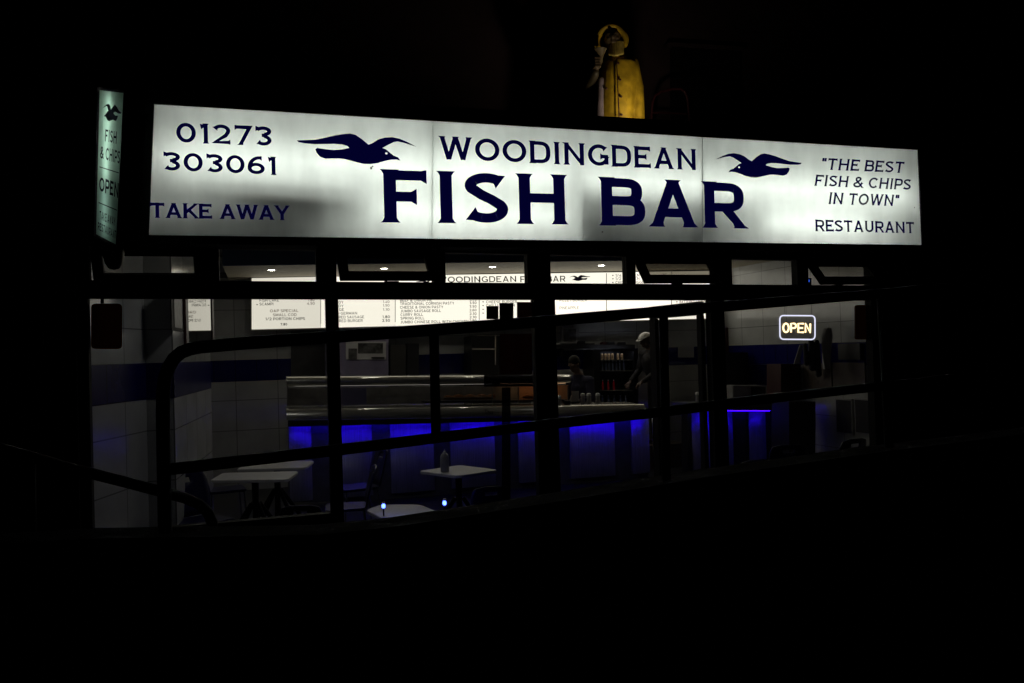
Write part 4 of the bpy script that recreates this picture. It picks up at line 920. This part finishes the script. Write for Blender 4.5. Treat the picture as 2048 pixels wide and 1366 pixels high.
# ================================================================== PEOPLE
def limb(mb, pts, rs):
    for (p, q_), (r0, r1) in zip(zip(pts[:-1], pts[1:]), zip(rs[:-1], rs[1:])): mb.caps(p, q_, r0, r1)
def hand(mb, w, d, pn_, side):
    d = d.normalized(); pn_ = (pn_-d*pn_.dot(d)).normalized(); s = d.cross(pn_)*side
    mb.caps(w, w+d*.07+s*.0, .024, .030); mb.caps(w+d*.03-s*.02, w+d*.08-s*.022, .02, .017); mb.caps(w+d*.03+s*.02, w+d*.08+s*.022, .02, .017)
    for i, L in enumerate((.068, .078, .072, .056)):
        a = w+d*.082+s*(.031-.0205*i); k = a+d*L*.5-pn_*.010; e = k+d*L*.32-pn_*.028
        mb.caps(a, k, .0095, .009); mb.caps(k, e, .009, .0075)
    a = w+d*.03+s*.03; k = a+d*.03+s*.03-pn_*.01; mb.caps(a, k, .012, .010); mb.caps(k, k+d*.03+s*.004-pn_*.008, .010, .0085)
def human(root, J, hrot, top_mat, mts=('skin',)):
    V = Vector; b = MB(); hd = J['head']; Rm = hrot
    h_ = lambda x, y, z: hd+Rm @ V((x, y, z))
    b.ell(hd+Rm @ V((0, .01, .02)), (.075, .095, .105), Rm.to_3x3()); b.ell(h_(0, -.03, -.05), (.058, .066, .068), Rm.to_3x3())
    b.ell(h_(0, -.10, -.015), (.014, .022, .026), Rm.to_3x3()); b.ell(h_(0, -.086, -.06), (.026, .014, .008), Rm.to_3x3()); b.ell(h_(0, -.080, -.074), (.022, .016, .009), Rm.to_3x3())
    for s in (-1, 1):
        b.ell(h_(s*.074, .01, -.005), (.010, .020, .032), Rm.to_3x3()); b.ell(h_(s*.032, -.078, .028), (.024, .014, .009), Rm.to_3x3())
    b.caps(J['neck'], hd+Rm @ V((0, .015, -.05)), .058, .052)
    tors = [(J['pelvis'], .13), (J['waist'], .125), (J['chest'], .14), (J['neck'], .08)]
    limb(b, [t[0] for t in tors], [t[1] for t in tors])
    b.caps(J['shl'], J['shr'], .062, .062)
    for s in 'lr':
        limb(b, [J['sh'+s], J['el'+s], J['wr'+s]], [.055, .042, .027]); limb(b, [J['hip'+s], J['kn'+s], J['an'+s]], [.082, .055, .038])
        b.caps(J['an'+s]+V((0, .03, -.04)), J['an'+s]+V((0, -.15, -.05)), .036, .03)
        hand(b, J['wr'+s], J['wr'+s]-J['el'+s], V((0, 0, 1)), 1 if s == 'l' else -1)
    b.build('body', 'skin', root, local=True, remesh=.0085)
    c = MB(); limb(c, [t[0] for t in tors[:-1]]+[J['neck']-V((0, 0, .02))], [.15, .145, .16, .085]); c.caps(J['shl'], J['shr'], .078, .078)
    for s in 'lr': limb(c, [J['sh'+s], J['el'+s], J['el'+s].lerp(J['wr'+s], .86)], [.072, .056, .042])
    c.ell(J['chest']+V((0, 0, -.05)), (.19, .13, .17)); c.ell(J['pelvis'], (.175, .14, .15))
    c.build('jacket', top_mat, root, local=True, remesh=.011, smooth_it=3)
    t = MB(); t.ell(J['pelvis']-V((0, 0, .03)), (.165, .13, .12))
    for s in 'lr': limb(t, [J['hip'+s], J['kn'+s], J['an'+s]], [.098, .075, .062])
    t.build('trousers', 'jacket', root, local=True, remesh=.012, smooth_it=3)
    for s in (-1, 1):
        e = MB(); e.ell(h_(s*.030, -.083, .012), (.010, .007, .007)); e.build('eye', 'ink', root, local=True)
    return h_
V = Vector
p1 = at(1167, 740, Y=5.02); P1 = thing('person', (p1.x, 5.02, FL), 'person in a dark blue shirt bending over behind the counter by the drinks fridge', 'person', rz=R(-60))
J = dict(head=V((0, -.24, 1.72)), neck=V((0, -.13, 1.55)), chest=V((0, -.07, 1.35)), waist=V((0, 0, 1.12)), pelvis=V((0, .03, .95)), shl=V((-.18, -.09, 1.46)), shr=V((.18, -.09, 1.46)), ell=V((-.25, -.14, 1.19)), elr=V((.25, -.14, 1.19)), wrl=V((-.17, -.36, 1.16)), wrr=V((.17, -.36, 1.16)), hipl=V((-.09, .03, .92)), hipr=V((.09, .03, .92)), knl=V((-.1, .02, .5)), knr=V((.1, .02, .5)), anl=V((-.1, .05, .09)), anr=V((.1, .05, .09)))
hr_ = Matrix.Rotation(R(28), 3, 'X')
h_ = human(P1, J, hr_, 'shirt')
b = MB(); b.ell(h_(0, .025, .045), (.086, .104, .095), hr_); b.ell(h_(0, .06, -.01), (.08, .06, .08), hr_); b.build('hair', 'hair', P1, local=True, remesh=.012)
p2 = at(1296, 740, Y=5.15)
b = MB(); b.box(p2.x-.5, p2.x+.5, 4.9, 5.32, FL+.001, .50); tag(b.build('raised_platform', 'wood'), 'raised platform under the worker in the white cap', 'platform')
P2 = thing('person', (p2.x+.10, 5.1, .50), 'person in a white cap and dark jacket leaning forward beside the open door', 'person', rz=R(-78))
J2 = dict(J); 
J2.update(head=V((0, -.18, 1.69)), neck=V((0, -.08, 1.52)), wrl=V((-.15, -.40, 1.02)), wrr=V((.15, -.40, 1.02)))
h2r = Matrix.Rotation(R(22), 3, 'X'); h_ = human(P2, J2, h2r, 'jacket')
b = MB(); b.ell(h_(0, .05, -.02), (.084, .075, .09), h2r); b.ell(h_(0, .12, -.03), (.045, .045, .045), h2r); b.build('hair', 'hair', P2, local=True, remesh=.01)
b = MB(); n = 20; vs = []
for i in range(8):
    t = i/7*math.pi/2
    for k in range(n):
        a = 2*math.pi*k/n; vs.append(h_(.098*math.cos(t)*math.cos(a), .005+.118*math.cos(t)*math.sin(a)*(1.0), .045+.085*math.sin(t)))
b.add(vs, [[i*n+k, i*n+(k+1) % n, (i+1)*n+(k+1) % n, (i+1)*n+k] for i in range(7) for k in range(n)], True)
b.poly([h_(.07*math.cos(a), -.10-.07*math.sin(a), .047) for a in [math.pi*i/10 for i in range(11)]], Vector((0, 0, .008)))
cap = b.build('cap', 'helmet', P2, local=True)
b = MB(); b.tube([h_(.0985*math.cos(a), .005+.1185*math.sin(a), .052) for a in [2*math.pi*i/24 for i in range(24)]], .008, 6, closed=True); b.build('cap_band', 'greydark', cap, local=True)

# ================================================================== TABLES, CHAIRS
def rounded(pts, r, n=4):
    out = []; N = len(pts)
    for i in range(N):
        p, a, c = Vector(pts[i]), Vector(pts[i-1]), Vector(pts[(i+1) % N]); u = (a-p).normalized(); w = (c-p).normalized(); A = p+u*r; B = p+w*r
        for k in range(n+1):
            t = k/n; out.append(A*(1-t)**2+p*2*t*(1-t)+B*t*t)
    return out
def table(corners, z, label, m_='white', ped='black', rad=.07):
    cx = sum(c[0] for c in corners)/len(corners); cy = sum(c[1] for c in corners)/len(corners)
    t_ = thing('cafe_table', (cx, cy, FL), label, 'table', 'cafe tables')
    o2 = rounded([(x-cx, y-cy) for x, y in corners], rad); h = z-FL
    b = MB(); b.hexa([(p.x, p.y, h-.028) for p in o2], [(p.x, p.y, h) for p in o2]); b.build('tabletop', m_, t_, local=True, bevel=.004)
    b = MB(); b.lathe((0, 0, .04), [(.035, 0), (.03, h*.5), (.035, h-.10), (.12, h-.072)], 14); b.build('pedestal', ped, t_, local=True)
    for x, y in [(p[0]-cx, p[1]-cy) for p in corners[:4]]:
        d = Vector((x, y, 0)); d = d.normalized()*min(.34, d.length*.8)
        b = MB(); b.tube([Vector((d.x*.12, d.y*.12, h*.62)), Vector((d.x, d.y, .02))], .022, 8); b.build('leg', ped, t_, local=True)
    return t_
table([(.204, 1.974), (.31, 2.489), (1.086, 2.206), (.954, 1.647)], .86, 'larger pale cafe table at the left between dark blue chairs')
table([(.437, 2.683), (.578, 3.272), (1.299, 3.007), (1.172, 2.446)], .86, 'pale cafe table partly hidden behind the left table, catching blue light')
table([(2.25, 1.571), (2.747, 1.79), (3.03, 1.24), (2.54, 1.05)], .86, 'small pale cafe table carrying a sauce bottle before the blue counter')
table([(1.628, .969), (1.80, 1.18), (2.15, 1.02), (2.278, .404), (1.761, .294)], .62, 'low pale table close behind the glass beside the blue lamps', rad=.08)
bp = at(890, 944, Z=.86); so = thing('sauce_bottle', (bp.x, bp.y, .861), 'translucent sauce bottle standing on the small table before the counter', 'bottle')
b = MB(); b.lathe((0, 0, 0), [(.042, 0), (.045, .01), (.045, .15), (.036, .178), (.02, .19)], 18); b.build('body', 'plastic_clear', so, local=True)
b = MB(); b.lathe((0, 0, .1905), [(.02, 0), (.018, .008), (.006, .03), (.003, .045)], 14); b.build('nozzle', 'white', so, local=True)
ch0 = None
def chair(loc, rz, label, sc=.78):
    global ch0
    if ch0 is None:
        ch0 = thing('plastic_chair', loc, label, 'chair', 'dark blue chairs', rz)
        b = MB(); sp_ = rounded([(-.22, -.21), (.22, -.21), (.20, .21), (-.20, .21)], .07); b.hexa([(p.x, p.y, .44) for p in sp_], [(p.x, p.y, .465) for p in sp_]); b.build('seat', 'navyp', ch0, local=True, bevel=.008)
        b = MB(); vs = []; n = 14
        oc = [(-.20, .0), (-.23, .16), (-.225, .32), (-.19, .385), (-.10, .405), (.10, .405), (.19, .385), (.225, .32), (.23, .16), (.20, 0)]
        hole = [(-.07, .30), (-.075, .325), (-.05, .345), (.05, .345), (.075, .325), (.07, .30)]
        bend = lambda x, z: Vector((x, .21+.10*z/.4-.5*x*x, .47+z*.98))
        rows = [0, .08, .16, .24, .30, .345, .38, .405]; grid = []
        import bisect
        def half(z):
            pts_ = [(0, .20), (.16, .23), (.32, .225), (.385, .19), (.405, .10)]
            for (z0, w0), (z1, w1) in zip(pts_[:-1], pts_[1:]):
                if z <= z1: return w0+(w1-w0)*(z-z0)/(z1-z0)
            return .10
        for z in rows:
            w = half(z); grid.append([(-w+2*w*k/12, z) for k in range(13)])
        fr_v = [bend(x, z) for rw in grid for x, z in rw]; bk_v = [p+Vector((0, .016, 0)) for p in fr_v]; nn = len(fr_v); fs_ = []
        skip = {(4, k) for k in (4, 5, 6, 7)}
        cells = [(i, k) for i in range(len(rows)-1) for k in range(12) if (i, k) not in skip]; cs = set(cells)
        for i, k in cells:
            a0, a1, a2, a3 = i*13+k, i*13+k+1, (i+1)*13+k+1, (i+1)*13+k
            fs_ += [[a0, a1, a2, a3], [nn+a3, nn+a2, nn+a1, nn+a0]]
            for (di, dk), (e0, e1) in {(-1, 0): (a0, a1), (1, 0): (a3, a2), (0, -1): (a0, a3), (0, 1): (a1, a2)}.items():
                if (i+di, k+dk) not in cs: fs_.append([e0, e1, nn+e1, nn+e0])
        b.add(fr_v+bk_v, fs_, True); b.build('backrest', 'navyp', ch0, local=True)
        for x, y in ((-.18, -.17), (.18, -.17), (-.17, .18), (.17, .18)):
            b = MB(); b.tube([Vector((x, y, .439)), Vector((x*1.18, y*1.22, .0))], .012, 8); b.build('leg', 'metal', ch0, local=True)
        ch0.scale = (sc,)*3; return ch0
    c = copy_thing(ch0, loc, rz, label); c.scale = (sc,)*3; return c
def ch_at(px, py_top, Y, rz, label):      # backrest top met at this photograph point
    p = at(px, py_top, Y=Y); sc = max(.55, min(1.05, (p.z-FL)/.865)); return chair((p.x, Y, FL), rz, label, sc)
ch_at(400, 925, 1.25, R(35), 'dark blue chair at the near left side of the left table')
ch_at(612, 1000, .62, R(165), 'low dark blue chair in front of the left table with its back to the glass')
ch_at(450, 908, 3.2, R(100), 'dark blue chair by the tiled wall behind the left tables')
ch_at(712, 900, 2.55, R(-80), 'dark blue chair in the middle with shining ribs, turned towards the left table')
ch_at(690, 935, 1.55, R(-95), 'dark blue chair standing by the thick mullion beside the left table')
ch_at(972, 965, .78, R(175), 'dark chair with a slotted backrest in front of the small table with the bottle')
ch_at(1484, 914, .95, R(180), 'rounded dark chair just right of the door beside the second counter')
ch_at(1558, 884, 1.35, R(165), 'dark chair between the rounded chair and the tall black bin unit')
ch_at(1668, 873, 1.2, R(190), 'dark chair at the far right below the framed pictures')
ch_at(215, 900, .5, R(90), 'dark chair against the skewed tiled wall at the left end of the window')
# two small blue lamps
for px, py, Y, lb in [(767, 1012, .62, 'left small blue lamp shining at the edge of the low table'), (889, 1006, .40, 'right small blue lamp shining beyond the corner of the low table')]:
    p = at(px, py, Y=Y); t_ = thing('blue_lamp', (p.x, Y, FL), lb, 'lamp', 'small blue lamps')
    h = p.z-FL
    b = MB(); b.lathe((0, 0, 0), [(.05, 0), (.05, .012), (.008, .02), (.008, h-.03), (.02, h-.022)], 14); b.build('stand', 'black', t_, local=True)
    b = MB(); b.ell((0, 0, h), (.018, .018, .022)); b.build('bulb', 'bluelamp', t_, local=True)
    b = MB(); b.lathe((0, 0, h+.026), [(.016, 0), (.014, .012), (.001, .014)], 12); b.build('cap', 'metal', t_, local=True)

# ================================================================== LEFT WALL: mirror, picture
def on_cd(px):       # point of the mirror wall seen at this photograph column
    a, c = Vector(plan[2]), Vector(plan[3]); d = at(px, 640, Y=10)-CAM; s = Vector((d.x, d.y)); o = Vector((CAM.x, CAM.y))
    e = c-a; den = s.x*e.y-s.y*e.x; t = ((a.x-o.x)*e.y-(a.y-o.y)*e.x)/den; p = o+s*t; return p
def wall_plate(name, p0, p1, yb, yt, th, m_, par=None, off=.006):
    a, c = on_cd(p0), on_cd(p1); e = (c-a).normalized(); n_ = Vector((e.y, -e.x, 0)); zb0, zt0 = at((p0+p1)/2, yb, Y=(a.y+c.y)/2).z, at((p0+p1)/2, yt, Y=(a.y+c.y)/2).z
    f4 = [Vector((a.x, a.y, zb0)), Vector((c.x, c.y, zb0)), Vector((c.x, c.y, zt0)), Vector((a.x, a.y, zt0))]
    b = MB(); b.hexa([p+n_*(off+th) for p in f4], [p+n_*off for p in f4]); return b.build(name, m_, par)
mr = thing('wall_mirror', Vector((on_cd(390).x, on_cd(390).y, 2.0)), 'dark framed mirror on the left wall reflecting the menu board', 'mirror')
wall_plate('glass', 371, 420, 691, 578, .006, 'mirror', mr, .012); wall_plate('frame', 366, 371, 697, 572, .022, 'woodr', mr); wall_plate('frame', 420, 423, 697, 572, .022, 'woodr', mr); wall_plate('frame', 371, 420, 697, 691.5, .022, 'woodr', mr)
pc = thing('picture_frame', Vector((on_cd(350).x, on_cd(350).y, 2.0)), 'black framed print on the left wall just before the mirror', 'picture')
wall_plate('frame', 339, 361, 662, 575, .012, 'black', pc); wall_plate('print', 344, 359.5, 656, 580, .003, 'photo', pc, .019)

# ================================================================== ON AND BEHIND THE GLASS
def hang(name, x0, y0, x1, y1, Y, m_, label, strap=True):
    t_ = thing(name, at((x0+x1)/2, y1, Y=Y), label, 'sign board')
    c4 = [at(x, y, Y=Y) for x, y in rect(x0, y0, x1, y1)]
    o2 = rounded([(c4[0].x, c4[0].z), (c4[1].x, c4[1].z), (c4[2].x, c4[2].z), (c4[3].x, c4[3].z)], .035)
    b = MB(); b.hexa([(p.x, Y, p.y) for p in o2], [(p.x, Y+.012, p.y) for p in o2]); b.build('board', m_, t_)
    if strap: b = MB(); b.slab(rect((x0+x1)/2-12, y0-18, (x0+x1)/2-5, y0-.3), Y+.002, .006); b.build('strap', 'blackp', t_)
    return t_
hang('hanging_board', 182, 607, 244, 698, .03, 'orangeboard', 'dark orange rounded board hung by a strap at the left end of the window')
hang('hanging_board', 1710, 610, 1738, 679, .03, 'orangeboard', 'dark orange board hung at the right end of the window', False)
for x0, y0, x1, y1, m_, lb in [(973, 612, 997, 638.5, 'ink', 'small square black sticker on the glass before the menu board'), (999, 606, 1027, 650, 'ink', 'tall black sticker on the glass right of the square one'), (1034, 604, 1066, 655, 'redsheet', 'brown paper sheet stuck on the glass next to the thick mullion'), (1000, 668, 1064, 748, 'redsheet', 'dark reddish sheet taped to the glass above the opening times plate')]:
    px_thing('sticker', rect(x0, y0, x1, y1), .012, .003, m_, lb, 'sticker')
ot = thing('opening_times_plate', at(1017, 773, Y=.0), 'smoked opening times plate with black border and lettering stuck to the glass', 'sign')
b = MB(); b.slab(rect(968, 749, 1066, 773), -.012, .006); b.build('plate', 'smoke', ot)
b = MB()
for r_ in [rect(970.5, 751, 1063.5, 751.9), rect(970.5, 770.2, 1063.5, 771.1), rect(970.5, 752, 971.3, 770.1), rect(1062.7, 752, 1063.5, 770.1)]: b.slab(r_, -.0145, .002)
b.build('border', 'ink', ot)
b = MB(); line_px(b, 'Opening Times', -.0125, (974, 766), (1060, 765.5), 755, t=.13, gap=.12, serif=False, space=.4); b.build('lettering', 'ink', ot)
b = MB(); line_px(b, 'Thu', -.008, (969, 829), (985, 829), 819, t=.14, gap=.12, serif=False); b.build('lettering', 'ink', ot)
px_thing('glass_strip', rect(1004, 775, 1021, 1000), .010, .004, 'smoke', 'narrow dark strip down the glass below the opening times plate', 'strip')
# neon sign
ns = thing('neon_sign', at(1595, 655, Y=.1), 'glowing OPEN sign with amber letters in a white rounded outline', 'neon sign')
c4 = [at(x, y, Y=.10) for x, y in [(1560, 678.5), (1630, 679), (1630, 631.5), (1559.5, 631)]]
o2 = rounded([(p.x, p.z) for p in c4], .045, 5)
b = MB(); b.tube([Vector((p.x, .10, p.y)) for p in o2], .0068, 8, closed=True); b.build('outline_tube', 'neonw', ns)
b = MB()
bl, br, tl = at(1565.5, 665, Y=.10), at(1621.5, 665.5, Y=.10), at(1565.5, 646, Y=.10)
G = {'O': [arc(.28, .5, .24, .46, 90, 450, 18)], 'P': [[(.08, .02), (.08, .96), (.34, .96)]+arc(.34, .72, .18, .24, 80, -90, 8)+[(.10, .48)]], 'E': [[(.54, .96), (.08, .96), (.08, .04), (.54, .04)], [(.09, .5), (.46, .5)]], 'N': [[(.07, .02), (.07, .97), (.50, .03), (.50, .98)]]}
x = 0
for chh in 'OPEN':
    for st_ in G[chh]: b.tube([bl+(br-bl)*((px_+x)/2.46)+(tl-bl)*py_ for px_, py_ in st_], .0085, 8)
    x += .64
b.build('lettering', 'neono', ns)
b = MB(); b.slab(rect(1555, 626, 1636, 684), .118, .004); b.build('backing', 'clear', ns)
b = MB(); b.tube([at(1570, 629, Y=.12), at(1568, 600, Y=.12)], .002, 5); b.tube([at(1622, 629, Y=.12), at(1624, 600, Y=.12)], .002, 5); b.build('hanging_wire', 'blackp', ns)
bs = thing('alarm_lamp', at(1618, 562, Y=.2), 'tiny blue indicator on the dark sensor behind the top vent above the neon sign', 'indicator')
b = MB(); b.slab(rect(1613, 556, 1623, 572), .16, .04); b.build('housing', 'blackp', bs)
b = MB(); b.ell(at(1618, 561.5, Y=.155), (.007, .006, .014)); b.build('indicator', emit('indicator_blue', (.03, .12, .8), .8), bs)

# ================================================================== RIGHT HAND WALL
RX = 8.5
def rplate(name, x0, y0, x1, y1, m_, th=.02, off=.008, par=None, sl=0.):
    a, c = at(x0, (y0+y1)/2, X=RX), at(x1, (y0+y1)/2, X=RX); zb0, zt0 = at((x0+x1)/2, y1, X=RX).z, at((x0+x1)/2, y0, X=RX).z
    f4 = [Vector((RX-off, a.y, zb0)), Vector((RX-off, c.y, zb0)), Vector((RX-off, c.y, zt0)), Vector((RX-off, a.y, zt0))]
    b = MB(); b.hexa([p-Vector((th, 0, 0)) for p in f4], f4); return b.build(name, m_, par)
def rthing(name, x0, y0, x1, y1, m_, label, cat, th=.02): return tag(rplate(name, x0, y0, x1, y1, m_, th), label, cat)
px_thing('poster', rect(1452, 606, 1475, 653), 5.85, .01, 'red', 'red poster on the back wall right of the door mullion', 'poster')
px_thing('poster', rect(1451, 655, 1482, 705), 5.45, .01, 'woodr', 'dark maroon poster below the red poster', 'poster')
px_thing('cupboard', rect(1443, 705, 1496, 771), 4.75, .4, 'blackp', 'black wall cupboard below the posters at the right', 'cupboard')
rthing('wall_panel', 1498, 729, 1536, 793, 'blue', 'square dark blue panel on the right side wall', 'panel')
rthing('wall_panel', 1547, 728, 1556, 792, 'blue', 'narrow dark blue strip panel beside the square blue one', 'panel')
mc = thing('microwave', at(1500, 800, Y=4.2), 'grey microwave with dark door on the second counter', 'microwave')
b = MB(); b.slab(rect(1466, 771, 1534, 805.5), 4.15, .3); b.build('case', 'cream', mc, bevel=.006)
b = MB(); b.slab(rect(1503, 774, 1531, 802), 4.14, .009); b.build('door', 'blackp', mc)
px_thing('wooden_cabinet', rect(1562, 728, 1601, 806), 3.5, .35, 'woodr', 'dark reddish cabinet standing left of the hanging aprons', 'cabinet')
ap = thing('apron', at(1655, 660, Y=2.6), 'white apron hanging from a peg on the right wall', 'apron')
b = MB(); vs = []; rows_ = [(656, 1652, 1661), (672, 1646, 1663), (700, 1644, 1662), (722, 1645, 1661), (738, 1648, 1660)]
for y, xa, xb in rows_:
    for k in range(9):
        p = at(xa+(xb-xa)*k/8, y, Y=2.6); vs.append(p+Vector((0, .03*math.sin(k*1.9+y*.05), 0)))
n = len(vs); vs += [p+Vector((0, .012, 0)) for p in vs]
b.add(vs, [f for i in range(4) for k in range(8) for f in ([i*9+k, i*9+k+1, i*9+k+10, i*9+k+9], [n+i*9+k+9, n+i*9+k+10, n+i*9+k+1, n+i*9+k])], True); b.build('cloth', 'paper', ap)
b = MB(); b.tube([at(1656, 656, Y=2.61), at(1656, 649, Y=2.7)], .004, 6); b.build('strap', 'cream', ap)
pl = thing('hanging_coat', at(1628, 690, Y=3.0), 'dark coats hanging in a bunch beside the white apron', 'coat')
b = MB()
for k, (xc, yt, yb, w, m_) in enumerate([(1610, 690, 726, 6, 0), (1622, 680, 735, 8, 0), (1634, 684, 748, 7, 0)]): b.caps(at(xc, yt, Y=3.0), at(xc+3, yb, Y=3.0), w/200, w/150)
b.build('cloth', 'jacket', pl, remesh=.012, smooth_it=2)
px_thing('paper_strip', [(1588, 728), (1599, 727), (1606, 690), (1600, 690)], 3.4, .01, 'paper', 'pale slanting paper left of the dark coats', 'paper')
rthing('television', 1684, 687, 1728, 719, 'blackp', 'black television on the right wall below the orange board', 'television', .06)
rthing('wooden_board', 1609, 727, 1666, 778, 'wood', 'dark wooden board left of the pale joint on the right wall', 'board')
rthing('wooden_board', 1669, 725, 1733, 776, 'wood', 'lighter wooden board under the television', 'board')
px_thing('bin_cabinet', rect(1578, 803, 1631, 930), 2.9, .4, 'blackp', 'tall black bin unit at the right of the blue counter', 'bin')
for x0, x1, lb in [(1676, 1709, 'left of two dark framed pictures low on the right wall'), (1714, 1744, 'right of two dark framed pictures low on the right wall')]:
    t_ = thing('picture_frame', at((x0+x1)/2, 868, Y=2.3), lb, 'picture', 'low pictures on the right wall')
    rplate('frame', x0, 797, x1, 868, 'cream', .03, .008, t_)
    rplate('print', x0+2, 800, x1-2, 865, 'jacket', .004, .04, t_)

# two unseen fill lights added over the dining area to brighten the tiles
CLR = emit('dim_fill_lamp', (1.0, .97, .92), 1.3)
CLM = emit('fill_lamp', (1.0, .97, .92), 12.0)
for X_, Y_, lab in [(1.1, .62, 'added round fill light on the ceiling over the left tables'), (5.6, 1.9, 'added round fill light on the ceiling inside the entrance')]:
    t_ = thing('fill_light', (X_, Y_, 3.618), lab, 'fill light', 'added fill lights over the tables')
    b = MB(); b.lathe((0, 0, -.001), [(.19, 0), (.19, -.03), (.17, -.032), (.17, -.01)], 24); b.build('rim', 'white', t_, local=True)
    b = MB(); b.lathe((0, 0, -.012), [(.168, 0), (.16, -.03), (.10, -.05), (.001, -.055)], 24); b.build('fill_diffuser', CLM if X_ < 3 else CLR, t_, local=True)
